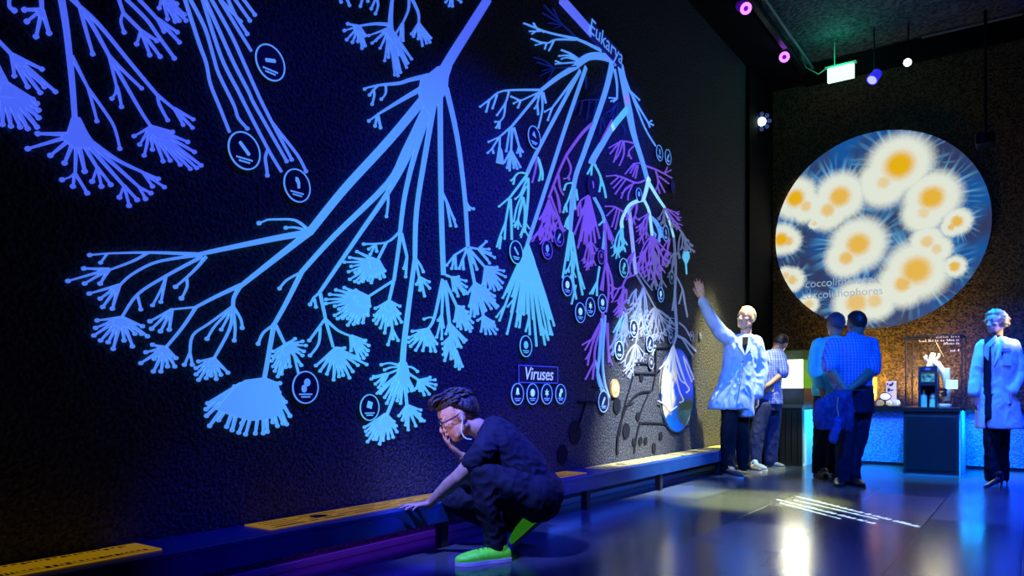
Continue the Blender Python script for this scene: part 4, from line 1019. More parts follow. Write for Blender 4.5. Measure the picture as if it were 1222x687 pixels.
badge(676.5, 341, .085, 'blue badge with pale dot, first in the row under the cyan strands', 'dot', M_TB, ic=M_TX)
badge(692, 373, .088, 'blue badge with pale dot, lowest in the group of three left of the purple strands', 'dot', M_TB, ic=M_TX)
badge(704, 366, .085, 'blue badge with pale star, middle of the group of three left of the purple strands', 'star', M_TB, ic=M_TX)
badge(718.5, 362, .085, 'blue badge with pale disc, right one of three left of the purple strands', 'dot', M_TB, ic=M_TX)
badge(707, 222.5, .095, 'dark oval badge with small crescent below the bright cyan branch', 'bean', mat('dark ring', (.01, .01, .1, 1), .5, emit=rgb(20, 20, 110), es=.6), ic=M_TP)
badge(717, 307, .062, 'small dark badge with tiny figure on the purple strand', 'lander', M_BP, ic=M_TP)
badge(744, 319.5, .092, 'cyan badge with curl shape hanging under the upright cyan fan', 'double', M_TC)
badge(786.6, 182.6, .082, 'blue badge with bent rod, left of the pair at the right rim of the tree', 'bean')
badge(796.8, 187.5, .082, 'blue badge with slanting rod, right of the pair at the right rim of the tree', 'rise')
badge(762, 232.5, .068, 'small dark blue badge between white limbs of the right-hand tree', 'dot', M_TB); badge(803, 222.5, .062, 'faint blue badge at the end of the right upper purple twig', 'dot', M_TD)
badge(794, 278.6, .083, 'blue badge with pale hook high between white branches', 'bean', M_TB); badge(801, 331.6, .066, 'dim teal badge beside the white main branch', 'dot', lum('dim teal ring', (50, 110, 130), .5))
badge(788, 351.6, .078, 'blue badge with pale drop on the right of the white fan', 'drop', M_TB, ic=M_TX)
badge(719.7, 479, .098, 'blue badge with slanting rod at the bottom of the purple strands', 'rise', M_TB)
badge(738.5, 418, .088, 'blue badge with pale landed figure under the cyan bunch', 'lander', M_TX)
badge(756, 392, .085, 'bright blue badge with upright rod among the white wisps', 'drop', M_TB, ic=M_TX)
badge(775, 410, .085, 'dark blue badge with slanting rod left of the white fan', 'rise', M_TB)
badge(776.7, 433, .062, 'small white and black badge under the white fan', 'dot', M_TW, mat('black badge', (.01, .01, .012, 1), .5), M_TW)
badge(800, 403, .058, 'small faint white badge just above the oval light disc', 'dot', M_TW); badge(825, 401, .056, 'small faint ring badge beside the raised hand side of the oval disc', 'dot', M_TW)
badge(835.6, 400.6, .034, 'tiny dark badge, last one at the right end of the tree', 'dot', M_TW)
for i, (px, ic_) in enumerate(((617, 'lander'), (635, 'dot'), (652, 'star'), (668.5, 'double'))):
    badge(px, 470, .083, 'ringed badge with ' + ('pale standing figure, first in the row of four under the Viruses plate', 'pale drop disc, second in the row of four under the Viruses plate', 'small star, third in the row of four under the Viruses plate', 'twin blobs, last in the row of four under the Viruses plate')[i], ic_, M_TB, ic=M_TX)
g_ = badge(733.7, 463, .086, 'round golden badge to the right of the purple strands', 'drop', mat('gold ring', (.6, .45, .15, 1), .4, emit=rgb(150, 110, 40), es=.5), mat('gold fill', (.7, .5, .2, 1), .5, emit=rgb(190, 140, 60), es=.45), mat('pale gold', (.9, .8, .5, 1), .5, emit=rgb(240, 210, 150), es=.5))

# --- cast shadows at the foot of the wall, built as black lines and dots
bd = empty('shadow_lines', (0, wp(760, 480).y, wp(760, 480).z), 'modelled black shadow lines and dots low on the wall left of the oval light disc', 'wall relief')
M_BL = mat('shadow black', (.012, .012, .016, 1), .8, spec=.1)
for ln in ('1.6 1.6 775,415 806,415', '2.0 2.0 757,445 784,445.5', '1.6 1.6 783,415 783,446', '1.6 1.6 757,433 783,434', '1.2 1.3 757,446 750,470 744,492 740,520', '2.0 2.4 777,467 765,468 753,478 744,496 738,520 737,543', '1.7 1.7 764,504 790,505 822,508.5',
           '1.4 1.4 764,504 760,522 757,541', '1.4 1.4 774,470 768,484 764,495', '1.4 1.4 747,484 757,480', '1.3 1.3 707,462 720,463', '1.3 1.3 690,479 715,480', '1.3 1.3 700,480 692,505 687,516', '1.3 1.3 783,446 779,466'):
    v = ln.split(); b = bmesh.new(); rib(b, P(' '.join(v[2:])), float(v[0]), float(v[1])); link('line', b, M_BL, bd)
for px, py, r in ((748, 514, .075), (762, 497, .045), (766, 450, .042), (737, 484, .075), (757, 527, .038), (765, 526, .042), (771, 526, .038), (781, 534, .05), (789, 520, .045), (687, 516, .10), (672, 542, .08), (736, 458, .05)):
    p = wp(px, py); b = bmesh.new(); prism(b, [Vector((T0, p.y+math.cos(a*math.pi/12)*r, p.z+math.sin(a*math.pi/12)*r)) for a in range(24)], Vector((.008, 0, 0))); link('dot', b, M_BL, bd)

# --- oval light disc
pc = wp(808, 465.5); rD = .455
md = bpy.data.materials.new('glass disc with projection'); md.use_nodes = True; MATS['md'] = md
tcn = nd(md, 'ShaderNodeTexCoord'); sx = nd(md, 'ShaderNodeSeparateXYZ'); lk(md, tcn.outputs['Object'], sx.inputs[0])
nt = md.node_tree
Yc, Zc = sx.outputs['Y'], sx.outputs['Z']
nw = nt.nodes.new('ShaderNodeTexNoise'); nw.inputs['Scale'].default_value = 7; nt.links.new(tcn.outputs['Object'], nw.inputs['Vector'])
wob = mth('MULTIPLY', mth('SUBTRACT', nw.outputs['Fac'], .5), .35)
Zw = mth('ADD', Zc, wob); Yw = mth('ADD', Yc, wob)
base = mixc(sstep(Zc, -.15, -.02), mixc(sstep(Yw, -.12, .10), rgb(20, 84, 160), rgb(60, 72, 30)), rgb(30, 70, 190))
base = mixc(sstep(Zw, -.30, -.42), base, rgb(20, 90, 190))
base = mixc(mth('MULTIPLY', sstep(mth('SQRT', mth('ADD', mth('POWER', mth('ADD', Yw, .27), 2), mth('MULTIPLY', mth('POWER', mth('SUBTRACT', Zw, .02), 2), .55))), .24, .15), .95), base, rgb(236, 214, 140))
pb = bsdf(md); nt.links.new(base, pb.inputs['Emission Color']); pb.inputs['Emission Strength'].default_value = .55; pb.inputs['Base Color'].default_value = (.06, .08, .10, 1); pb.inputs['Roughness'].default_value = .25
nt.links.new(base, pb.inputs['Base Color'])  # projected colours painted into the disc's emission and base colour
dd = empty('light_disc', (0, pc.y, pc.z), 'round blue and yellow luminous disc low on the wall beside the man with raised arm', 'disc')
b = bmesh.new(); prism(b, [Vector((.001, pc.y+math.cos(a*math.pi/36)*rD, pc.z+math.sin(a*math.pi/36)*rD)) for a in range(72)], Vector((.020, 0, 0))); link('face', b, md, dd)
b = bmesh.new(); tube(b, [Vector((.019, pc.y+math.cos(a*math.pi/36)*rD, pc.z+math.sin(a*math.pi/36)*rD)) for a in range(73)], .007, 6); link('rim', b, mat('dark teal rim', (.02, .05, .08, 1), .4), dd)
T1_s = T1_; T0s = T0; T1_ = .030; T0 = .0215
t = Tree('tendril_relief', 'white curling tendrils spreading across the face of the oval light disc', lum('white tendril', (190, 200, 225), .5, (.45, .45, .45, 1)))
t.start(804, 440)
for ln in ('2.6 1.6 804,412 806,432 812,452 817.6,457', '2.4 1.5 804,412 810,430 818,455 823,464 820,468', '2.4 1.5 803,414 806,440 811,465 816,477 812,480', '2.4 1.5 803,414 803,440 801,465 803,487 800,490', '2.2 1.4 803,414 799,440 797,462 795,478',
           '2.2 1.4 803,414 796,430 788,440', '2 1.4 802,416 793,445 790,462', '1.8 1.3 801,420 797,450 798,475', '1.8 1.3 806,420 812,440 816,450', '1.8 1.3 816,425 820,440 826,455', '1.8 1.3 818,428 826,445 828,452', '1.6 1.2 786,478 794,483 800,490 808,485'):
    v = ln.split(); b = bmesh.new(); pp = P(' '.join(v[2:])); rib(b, pp, float(v[0])*.72, float(v[1])*.72, 1.0); link('tendril', b, t.m, t.root)
T1_ = T1_s; T0 = T0s
# ------------------------------------------------------------------ people
def V(*a): return Vector(a)
M_SKIN = noisemat('skin', (.42, .24, .17, 1), (.50, .30, .22, 1), 30, .5)
M_SKIN2 = noisemat('tanned skin', (.30, .16, .11, 1), (.36, .20, .14, 1), 30, .5)
M_EYE = mat('eye white', (.7, .7, .7, 1), .2); M_IRIS = mat('dark iris', (.02, .015, .01, 1), .2)
M_LIP = mat('lip', (.35, .12, .10, 1), .5)
def cloth(name, c, c2=None, rough=.8, sc=14, bump=.5):
    c2 = c2 or tuple(min(1, v*1.25) for v in c[:3])+(1,)
    return noisemat(name, c, c2, sc, rough, bump=bump, bscale=sc*1.2, dist=.02, stretch=(1, 1, .45), spec=.25)
def plaid(name, c0, c1, c2, s=54):
    m = mat(name, c0, .8, spec=.2); co = nd(m, 'ShaderNodeTexCoord'); sp_ = nd(m, 'ShaderNodeSeparateXYZ'); lk(m, co.outputs['Object'], sp_.inputs[0])
    def stripe(sock, k, ph, w_):
        a = nd(m, 'ShaderNodeMath', operation='MULTIPLY', i_1=k); lk(m, sock, a.inputs[0])
        f = nd(m, 'ShaderNodeMath', operation='FRACT'); lk(m, a.outputs[0], f.inputs[0])
        g_ = nd(m, 'ShaderNodeMath', operation='LESS_THAN', i_1=w_); lk(m, f.outputs[0], g_.inputs[0]); return g_.outputs[0]
    u = nd(m, 'ShaderNodeVectorMath', operation='DOT_PRODUCT'); u.inputs[1].default_value = RGT; lk(m, co.outputs['Object'], u.inputs[0])
    sv = stripe(u.outputs['Value'], s*.62, 0, .34); sh_ = stripe(sp_.outputs['Z'], s*.62, 0, .34)
    mx1 = nd(m, 'ShaderNodeMix', data_type='RGBA'); mx1.inputs[6].default_value = c0; mx1.inputs[7].default_value = c1; lk(m, sv, mx1.inputs[0])
    mx2 = nd(m, 'ShaderNodeMix', data_type='RGBA'); lk(m, mx1.outputs[2], mx2.inputs[6]); mx2.inputs[7].default_value = c2
    h_ = nd(m, 'ShaderNodeMath', operation='MULTIPLY', i_1=.75); lk(m, sh_, h_.inputs[0]); lk(m, h_.outputs[0], mx2.inputs[0])
    lk(m, mx2.outputs[2], bsdf(m).inputs['Base Color']); return m
def folds(amp=.006, sc=9, st=.35):
    return lambda p: amp*(1.1*noise.noise(Vector((p.x*sc, p.y*sc, p.z*sc*st)))+.9*(.32-abs(noise.noise(Vector((p.x*sc*1.7+9, p.y*sc*1.7+p.z*4, p.z*sc*st*2.2)))))*2)

class Head:
    """face frame: f forward, u up, s side (towards the person's left)"""
    def __init__(h, c, f, u, k=1.0):
        h.c = Vector(c); h.f = Vector(f).normalized(); h.s = Vector(u).cross(h.f).normalized(); h.u = h.f.cross(h.s).normalized(); h.k = k
    def p(h, s, f, u): return h.c+(h.s*s+h.f*f+h.u*u)*h.k
    def e(h, b, pos, rs, rf, ru, tilt=0):
        ell(b, h.p(*pos), h.s*rs*h.k, h.f*rf*h.k, h.u*ru*h.k, 20, 14)
    def add(h, b):
        h.e(b, (0, -.012, .028), .076, .098, .088)      # cranium
        h.e(b, (0, .022, .035), .064, .068, .062)       # forehead
        h.e(b, (0, .020, -.045), .060, .066, .070)      # face
        h.e(b, (0, .050, -.088), .030, .032, .026)      # chin
        for sg in (-1, 1):
            limb(b, [(h.p(sg*.052, -.010, -.055), .022*h.k), (h.p(sg*.030, .045, -.082), .020*h.k)], 12)   # jaw
            h.e(b, (sg*.040, .052, -.018), .022, .022, .020)      # cheekbone
            h.e(b, (sg*.030, .070, .022), .024, .014, .009)       # brow ridge
            limb(b, [(h.p(sg*.018, .080, .011), .005*h.k), (h.p(sg*.031, .083, .0135), .0055*h.k), (h.p(sg*.046, .074, .009), .005*h.k)], 8)   # lid
            h.e(b, (sg*.031, .077, -.012), .018, .010, .006)      # under-eye
            h.e(b, (sg*.078, -.012, -.008), .009, .019, .032)     # ear
            h.e(b, (sg*.013, .092, -.032), .009, .010, .008)      # nostril
        limb(b, [(h.p(0, .078, .016), .009*h.k), (h.p(0, .098, -.014), .011*h.k), (h.p(0, .104, -.027), .013*h.k)], 12)
        h.e(b, (0, .078, -.055), .024, .012, .0065); h.e(b, (0, .075, -.066), .020, .012, .007)
    def features(h, root, iris=M_IRIS, brow=None, smile=False):
        b = bmesh.new()
        for sg in (-1, 1): sph(b, h.p(sg*.031, .0715, .003), .0118*h.k, 14, 9)
        link('eyes', b, M_EYE, root, smooth=True)
        b = bmesh.new()
        for sg in (-1, 1): h.e(b, (sg*.031, .0808, .002), .0062, .0035, .0062)
        link('irises', b, iris, root, smooth=True)
        b = bmesh.new()
        for sg in (-1, 1): tube(b, [h.p(sg*.014, .085, .026), h.p(sg*.030, .086, .032), h.p(sg*.046, .074, .027)], [.003*h.k, .004*h.k, .002*h.k], 8)
        link('eyebrows', b, brow or M_IRIS, root)
        b = bmesh.new()
        z = -.010 if not smile else 0
        tube(b, [h.p(-.024, .076, -.059-z), h.p(-.010, .088, -.061), h.p(.010, .088, -.061), h.p(.024, .076, -.059-z)], [.002*h.k, .0045*h.k, .0045*h.k, .002*h.k], 8)
        link('lips', b, M_LIP, root)
        if smile:
            b = bmesh.new(); tube(b, [h.p(-.016, .084, -.059), h.p(0, .0925, -.0605), h.p(.016, .084, -.059)], .0028*h.k, 8); link('teeth', b, M_EYE, root)
    def hair(h, m, root, line=.045, back=-.07, vol=1.0, seed=1, rough=.006, fringe=0.0, side=-.01, name='hair', n=64):
        """cap of hair tucked into the skull outside its own hairline"""
        b = bmesh.new(); rings = []
        for j in range(1, n//2):
            t = math.pi*j/(n//2); ring = []
            for i in range(n):
                a = 2*math.pi*i/n; ss = math.cos(a)*math.sin(t); ff = math.sin(a)*math.sin(t); uu = math.cos(t)
                # hairline height (in head units) as a function of direction
                if ff > .25: lim = line-fringe*max(0, .5-abs(ss))
                elif ff > -.25: lim = side+(line-side)*(ff+.25)/.5
                else: lim = side+(back-side)*min(1, (-ff-.25)/.5)
                H_ = .118*uu
                k_ = 1.0 if H_+.02 > lim else 0.0
                edge = max(0, min(1, (H_+.02-lim)/.022))
                r_ = (.84+.22*edge*vol)
                nzv = noise.noise(Vector((ss*5+seed, ff*5, uu*9)))*rough*14+noise.noise(Vector((ss*14+seed, ff*14, uu*14)))*rough*6
                r_ += nzv*edge
                ring.append(b.verts.new(h.p(.084*ss*r_, -.010+.106*ff*r_, .024+.102*uu*r_)))
            rings.append(ring)
        top = b.verts.new(h.p(0, -.010, .024+.102*(.84+.22*vol))); bot = b.verts.new(h.p(0, -.01, -.06))
        for i in range(n):
            b.faces.new((top, rings[0][i], rings[0][(i+1) % n])); b.faces.new((bot, rings[-1][(i+1) % n], rings[-1][i]))
            for p_, q_ in zip(rings[:-1], rings[1:]): b.faces.new((p_[i], q_[i], q_[(i+1) % n], p_[(i+1) % n]))
        return link(name, b, m, root, smooth=True)

def hand(b, w, tip_dir, palm_n, thumb_side, size=1.0, curl=.25, spread=.12, thumb_out=.8, curls=None):
    """five-fingered hand; w wrist point, palm_n points out of the palm"""
    d = Vector(tip_dir).normalized(); nrm = Vector(palm_n); nrm = (nrm-d*nrm.dot(d)).normalized(); s = d.cross(nrm).normalized()*thumb_side
    k = size; Q = lambda a, l, h_: w+(s*a+d*l+nrm*h_)*k
    loft(b, [(Q(0, -.01, 0), s*.024*k, nrm*.018*k), (Q(0, .012, 0), s*.028*k, nrm*.016*k), (Q(.002, .045, .0), s*.038*k, nrm*.015*k), (Q(.001, .085, .0), s*.041*k, nrm*.013*k), (Q(0, .095, 0), s*.036*k, nrm*.010*k)], 18, .85)
    fl = [(.030, .088, .072, .0088), (.010, .094, .080, .0090), (-.011, .091, .075, .0086), (-.030, .082, .060, .0076)]
    for i, (a, l, L, r) in enumerate(fl):
        c_ = (curls[i] if curls else curl)+.06*i
        dr = (d+s*(spread*(1.4-i)*.9)).normalized(); p = Q(a, l, 0); pts = [(Q(a*.9, l-.03, 0), r*k*1.1), (p, r*k*1.08)]; an = 0
        for q, fr in enumerate((.45, .31, .24)):
            an += c_*(1.0 if q else .7); dd_ = dr*math.cos(an)+nrm*math.sin(an); p = p+dd_*(L*fr*k); pts.append((p, r*k*(1-.1*(q+1))))
        limb(b, pts, 12)
    p = Q(.030, .018, .004); t1 = (s*thumb_out+d*.75+nrm*.25).normalized(); t2 = (s*thumb_out*.55+d*.95+nrm*.3).normalized()
    limb(b, [(Q(.018, .010, .002), .014*k), (p, .013*k), (p+t1*.036*k, .0112*k), (p+t1*.036*k+t2*.030*k, .010*k), (p+t1*.036*k+t2*.052*k, .0082*k)], 12)

def shoe(root, heel, toe, w_, h_, m, ms_, up=None, lift=0, floor=True, name='shoe', lace=None, ankle=.055):
    heel, toe = Vector(heel), Vector(toe); d = (toe-heel); L = d.length; d.normalize(); u = Vector((0, 0, 1)) if up is None else Vector(up).normalized(); s = d.cross(u).normalized()
    if floor: heel.z = toe.z = .0
    Q = lambda l, h: heel+d*(l*L)+u*h
    b = bmesh.new()
    sec = [(0.0, .030, .028, .030), (.06, .040, .36*w_, .036), (.25, .042, .42*w_, .040), (.45, .040, .42*w_, .036), (.68, .034, .50*w_, .028), (.86, .026, .46*w_, .020), (.97, .018, .26*w_, .012), (1.0, .016, .10*w_, .006)]
    k = h_/.08
    loft(b, [(Q(l, (.018+hh*.55)*k), s*ww, u*hh*k*.9) for l, hh, ww, _ in sec], 20)
    limb(b, [(Q(.20, .05*k), .036), (Q(.18, .075*k), ankle*.78)], 14)
    limb(b, [(Q(.22, .055*k), .034), (Q(.50, .045*k), .028), (Q(.8, .03*k), .016)], 12)
    def fl(p):
        h0 = (p-heel).dot(u)
        return p+u*max(0, .016*k-h0)
    o = blob(name, b, m, root, .006, 3, post=fl)
    b = bmesh.new(); th_s = .016; outl = [(0, .25), (.04, .36), (.2, .42), (.45, .40), (.7, .52), (.86, .47), (.96, .27), (1.0, .08)]
    ring = curve([heel+d*(l*L)+s*(w2*w_) for l, w2 in outl]+[heel+d*(l*L)-s*(w2*w_) for l, w2 in outl[::-1]]+[heel+s*(.25*w_)], 4)[:-1]
    prism(b, [q+u*.001 for q in ring], u*(.017*k)); link('sole', b, ms_, o)
    if lace:
        b = bmesh.new()
        for q in (.42, .50, .58):
            tube(b, [Q(q, .062*k)+s*.024, Q(q+.02, (.088-.035*(q-.4)*2)*k), Q(q, .062*k)-s*.024], .0035, 6)
        tube(b, [Q(.42, .085*k), Q(.36, .105*k)+s*.02, Q(.40, .088*k)+s*.03, Q(.42, .087*k)], .003, 6); tube(b, [Q(.42, .085*k), Q(.36, .10*k)-s*.02, Q(.44, .088*k)-s*.03, Q(.43, .086*k)], .003, 6)
        link('laces', b, lace, o)
    return o

# ================================================= 1. crouching man in front
Dm = 4.28
def J(px, py, dz=0, D=Dm): return at(px, py, D+dz)
man = empty('person', onZ(598, 664, 0), 'crouching man in dark T-shirt, glasses and neon green shoes, hand over his mouth', 'person')
# ---- body
hd = Head(J(546, 497), -RGT*.86-UP*.46-FWD*.16, UP*1.0-RGT*.45, 1.12)
b = bmesh.new(); hd.add(b)
limb(b, [(hd.p(0, -.035, -.06), .056), (J(570, 510, .0), .056), (J(582, 522, .02), .062)])
# torso inside the shirt
limb(b, [(J(590, 533, .02), .10), (J(612, 552, .04), .105), (J(640, 580, .06), .115)])
# near (left) arm: shoulder > elbow > wrist on the bench
S1, E1, W1 = J(577, 540, -.17), J(547, 569, -.16), J(511, 602, -.02)
limb(b, [(S1, .052), ((S1+E1)/2, .050), (E1, .041)]); limb(b, [(E1, .042), (E1*.7+W1*.3, .043), (W1*.8+E1*.2, .030), (W1, .026)])
hw = W1
hb = onZ(474, 605, BZ+.028); hd_dir = (hb-hw); 
hand(b, hw+UP*.004, Vector((hd_dir.x, hd_dir.y, hd_dir.z*.9)), Vector((0, 0, -1)), -1, 1.05, .05, .22, .9)
# far (right) arm: elbow on the far knee, forearm up to the mouth
S2, E2, W2 = J(583, 530, .22), J(563, 572, .14), hd.p(-.012, .072, -.190)
limb(b, [(S2, .05), (E2, .040)]); limb(b, [(E2, .040), (E2*.6+W2*.4, .038), (W2, .027)])
mouth = hd.p(0, .085, -.060)
hand(b, W2, hd.p(.004, .122, -.060)-W2, -hd.f*.9+hd.u*.15, 1, 1.0, .16, .05, .75)
# legs inside the trousers
Hn, Kn, An = J(640, 594, -.08), J(577, 566, -.17), onZ(597, 652, .10)
An = J(596, 648, -.12)
Hf, Kf, Af = J(636, 592, .20), J(543, 596, .22), J(619, 626, .33)
limb(b, [(Hn, .09), (Kn, .058), (An, .04)]); limb(b, [(Hf, .09), (Kf, .058), (Af, .04)])
blob('body', b, M_SKIN, man, .0062, 3)
hd.features(man, brow=mat('dark brown hair', (.02, .012, .008, 1), .5))
M_HAIR1 = noisemat('dark brown tousled hair', (.012, .010, .012, 1), (.05, .04, .04, 1), 60, .45, bump=.8, bscale=90, dist=.01, stretch=(1, 1, .3))
hd.hair(M_HAIR1, man, line=.066, back=-.085, vol=1.12, seed=3, rough=.005, side=-.004)
b = bmesh.new()
rr = random.Random(5)
for k in range(60):      # quiff of loose locks above the forehead
    a = rr.uniform(-.06, .06); u0 = .112+rr.uniform(0, .02)
    p0 = hd.p(a, .030-abs(a)*.3+rr.uniform(-.02, .01), u0); p1 = hd.p(a*1.2+rr.uniform(-.012, .012), .072+rr.uniform(-.02, .012), u0+rr.uniform(-.004, .014)); p2 = hd.p(a*1.2, .100+rr.uniform(-.02, .01), u0-rr.uniform(.004, .03))
    tube(b, [p0, p1, p2], [.012, .009, .002], 6)
for k in range(90):     # tousled locks lying along the skull, swept back
    a = rr.uniform(-1, 1); f0 = rr.uniform(-.9, .8); ct = rr.uniform(.35, 1.0)
    def sk(a_, f_, u_, k_):
        v = Vector((a_, f_, u_)).normalized(); return hd.p(.084*v.x*k_, -.010+.106*v.y*k_, .024+.102*v.z*k_)
    if f0 > .3 and ct < .75: continue
    tube(b, curve([sk(a, f0, ct, 1.09), sk(a*1.02, f0-.2, ct+.02, 1.17+rr.uniform(-.01, .02)), sk(a*1.05+rr.uniform(-.1, .1), f0-.42, ct-.04, 1.10+rr.uniform(-.02, .04))], 3), [.006, .0075, .009, .009, .008, .006, .002], 6)
link('hair_locks', b, M_HAIR1, man, smooth=True)
# stubble-dark beard along the jaw
b = bmesh.new()
for sg in (-1, 1): limb(b, [(hd.p(sg*.057, -.006, -.040), .010), (hd.p(sg*.052, -.004, -.060), .017), (hd.p(sg*.033, .040, -.086), .0195)], 12)
blob('beard', b, mat('short dark beard', (.06, .045, .04, 1), .8), man, .006, 3)
# glasses
b = bmesh.new()
for sg in (-1, 1):
    c_ = hd.p(sg*.032, .097, .0); rg = [c_+(hd.s*.026*math.cos(t*math.pi/12)+hd.u*.019*math.sin(t*math.pi/12))*hd.k for t in range(25)]; tube(b, rg, .0028, 6)
    tube(b, [hd.p(sg*.060, .093, .006), hd.p(sg*.080, .03, .006), hd.p(sg*.083, -.012, .010), hd.p(sg*.080, -.03, -.008)], .0032, 6)
tube(b, [hd.p(-.008, .100, .004), hd.p(.008, .100, .004)], .0026, 6)
gl_ = link('glasses', b, mat('black glasses frame', (.005, .005, .006, 1), .25), man)
b = bmesh.new()
for sg in (-1, 1): hd.e(b, (sg*.032, .097, .0), .025, .0012, .018)
link('lenses', b, M_GLASS, gl_)
b = bmesh.new(); tube(b, curve([hd.p(.086, -.015, .004), hd.p(.088, -.004, -.03), J(550.5, 512, -.12), J(553, 520, -.13), J(557.5, 523.5, -.14), J(563, 524, -.15)]), .0034, 8); link('glasses_cord', b, mat('pale blue cord', (.5, .75, .8, 1), .4), man)
# ---- T-shirt
M_TEE = cloth('navy T-shirt cotton', (.006, .007, .022, 1), (.010, .012, .036, 1))
b = bmesh.new()
ax = lambda p, q: (q-p)
loft(b, [(J(574, 509, .02), (RGT*.42+UP*.7)*.070, FWD*.075), (J(580, 514, .02), (RGT*.36+UP*.9)*.098, FWD*.14), (J(586, 521, .02), (RGT*.38+UP*.92)*.122, FWD*.19), (J(599, 533, .03), (RGT*.5+UP*.87)*.142, FWD*.205), (J(614, 550, .04), (RGT*.58+UP*.8)*.150, FWD*.20),
         (J(629, 568, .05), (RGT*.66+UP*.75)*.142, FWD*.185), (J(642, 582, .06), (RGT*.76+UP*.64)*.130, FWD*.175), (J(650, 588, .06), (RGT*.8+UP*.55)*.125, FWD*.17)], 32)
limb(b, [(J(586, 527, -.10), .078), (S1+UP*.008, .072), (S1*.58+E1*.42, .064)])
limb(b, [(J(588, 527, .18), .07), (S2, .068), (S2*.6+E2*.4, .06)])
blob('t_shirt', b, M_TEE, man, .007, 5, disp=folds(.007, 11, 1))
# ---- trousers
M_TRO = cloth('black navy trousers', (.004, .005, .014, 1), (.008, .010, .026, 1), bump=.7)
b = bmesh.new()
limb(b, [(J(643, 596, .06), .135), (J(630, 590, .06), .12)]); limb(b, [(J(650, 588, -.02), .105), (J(650, 588, .14), .105)])
limb(b, [(Hn, .125), (J(606, 580, -.14), .105), (Kn+UP*-.005, .082), (J(583, 600, -.16), .083), (J(590, 628, -.13), .068), (J(591, 648, -.12), .062)])
limb(b, [(Hf, .125), (J(590, 592, .2), .10), (Kf, .078), (J(575, 612, .27), .075), (J(606, 622, .32), .06), (Af, .055)])
blob('trousers', b, M_TRO, man, .0075, 5, disp=folds(.009, 10, .8))
b = bmesh.new(); loft(b, [(J(656, 592, .06), (RGT*.45+UP*.2)*.12, FWD*.13), (J(660, 597, .06), (RGT*.5+UP*.1)*.085, FWD*.12)], 24); limb(b, [(J(657, 588, .0), .045), (J(659, 600, .03), .04)])
blob('shirt_tail', b, cloth('pale green undershirt', (.12, .22, .16, 1)), man, .008, 3)
b = bmesh.new(); ell(b, J(649, 580, -.135), (RGT*.014+UP*-.006), UP*.006+RGT*.003, FWD*.006); link('belt_clip', b, mat('shiny metal', (.7, .75, .8, 1), .2, .9), man, smooth=True)
# ---- socks and shoes
M_NEON = noisemat('neon green knit', (.10, .72, .03, 1), (.16, .88, .05, 1), 40, .5, bump=.3, bscale=160, dist=.003)
bsdf(M_NEON).inputs['Emission Color'].default_value = (.10, .8, .03, 1); bsdf(M_NEON).inputs['Emission Strength'].default_value = .12
M_SOLE = mat('white violet sole', (.45, .42, .60, 1), .5)
hl, tl = onZ(608, 668, 0), onZ(543.5, 675, 0)
shoe(man, hl, tl, .105, .088, M_NEON, M_SOLE, lace=mat('black lace', (.02, .03, .02, 1), .6))
toeF = onZ(613, 653, .012); heelF = J(654, 616, .26)
upv = (RGT*-.82+UP*.5).normalized()
dF = (toeF-heelF).normalized(); upv = (upv-dF*upv.dot(dF)).normalized()
shoe(man, heelF, toeF, .11, .098, M_NEON, M_SOLE, up=upv, floor=False)
b = bmesh.new(); limb(b, [(J(596, 652, -.12), .046), (J(598, 660, -.11), .044)]); limb(b, [(Af, .045), (J(634, 622, .31), .042)]); blob('socks', b, mat('dark socks', (.01, .01, .02, 1), .8), man, .008, 2)

# ================================================= generic standing figure pieces
def torso(D, rows, m, root, name, arms=(), voxel=.010, amp=.006, post=None, front=None, extra=None, sm=4):
    """rows: (px centre, py, half width px, half depth m, dz)"""
    b = bmesh.new(); fr = front or FWD
    loft(b, [(at(r[0], r[1], D+(r[4] if len(r) > 4 else 0)), RGT*(r[2]*D/F), FWD*r[3]) for r in rows], 36)
    for a in arms: limb(b, [(at(x, y, D+dz), r*D/F) for x, y, dz, r in a])
    if extra: extra(b)
    return blob(name, b, m, root, voxel, sm, post=post, disp=folds(amp, 9, .5))
def legs(D, lst, m, root, name='trousers', hips=(), voxel=.010, amp=.008):
    b = bmesh.new()
    for a in lst: limb(b, [(at(x, y, D+dz), r*D/F) for x, y, dz, r in a])
    if hips: loft(b, [(at(r[0], r[1], D+(r[4] if len(r) > 4 else 0)), RGT*(r[2]*D/F), FWD*r[3]) for r in hips], 30)
    def fl(p): return Vector((p.x, p.y, max(p.z, .035)))
    return blob(name, b, m, root, voxel, 5, disp=folds(amp, 9, .5), post=fl)

# ================================================= 2. man in lab coat, arm raised
D2 = 8.53; p2 = lambda x, y, dz=0: at(x, y, D2+dz); q2 = D2/F
m2 = empty('person', onZ(880, 566, 0), 'smiling bald-headed man in blue-lit lab coat raising one arm towards the wall relief', 'person')
h2 = Head(p2(890, 379.5, -.02), -RGT*.72-FWD*.62+UP*.12, UP+RGT*.16, 1.13)
b = bmesh.new(); h2.add(b)
limb(b, [(h2.p(0, -.03, -.05), .058), (p2(890, 399), .06), (p2(888, 404), .07)])
limb(b, [(p2(884, 420), .13), (p2(880, 450), .13), (p2(878, 480), .13)])
sR, eR, wR = p2(868, 402), p2(851, 384, -.08), p2(838.5, 356.5, -.10)
limb(b, [(sR, .05), (eR, .042), (wR, .027)])
sL, eL, wL = p2(904, 408), p2(909, 441, .0), p2(904.5, 474, -.06)
limb(b, [(sL, .05), (eL, .04), (wL, .027)])
hand(b, p2(838, 355, -.10), RGT*-.24+UP*.95, -FWD*.9-RGT*.1, -1, 1.28, .10, .05, .4)
hand(b, wL, UP*-1+RGT*-.08, -RGT*1, 1, 1.0, .35, .05, .4)
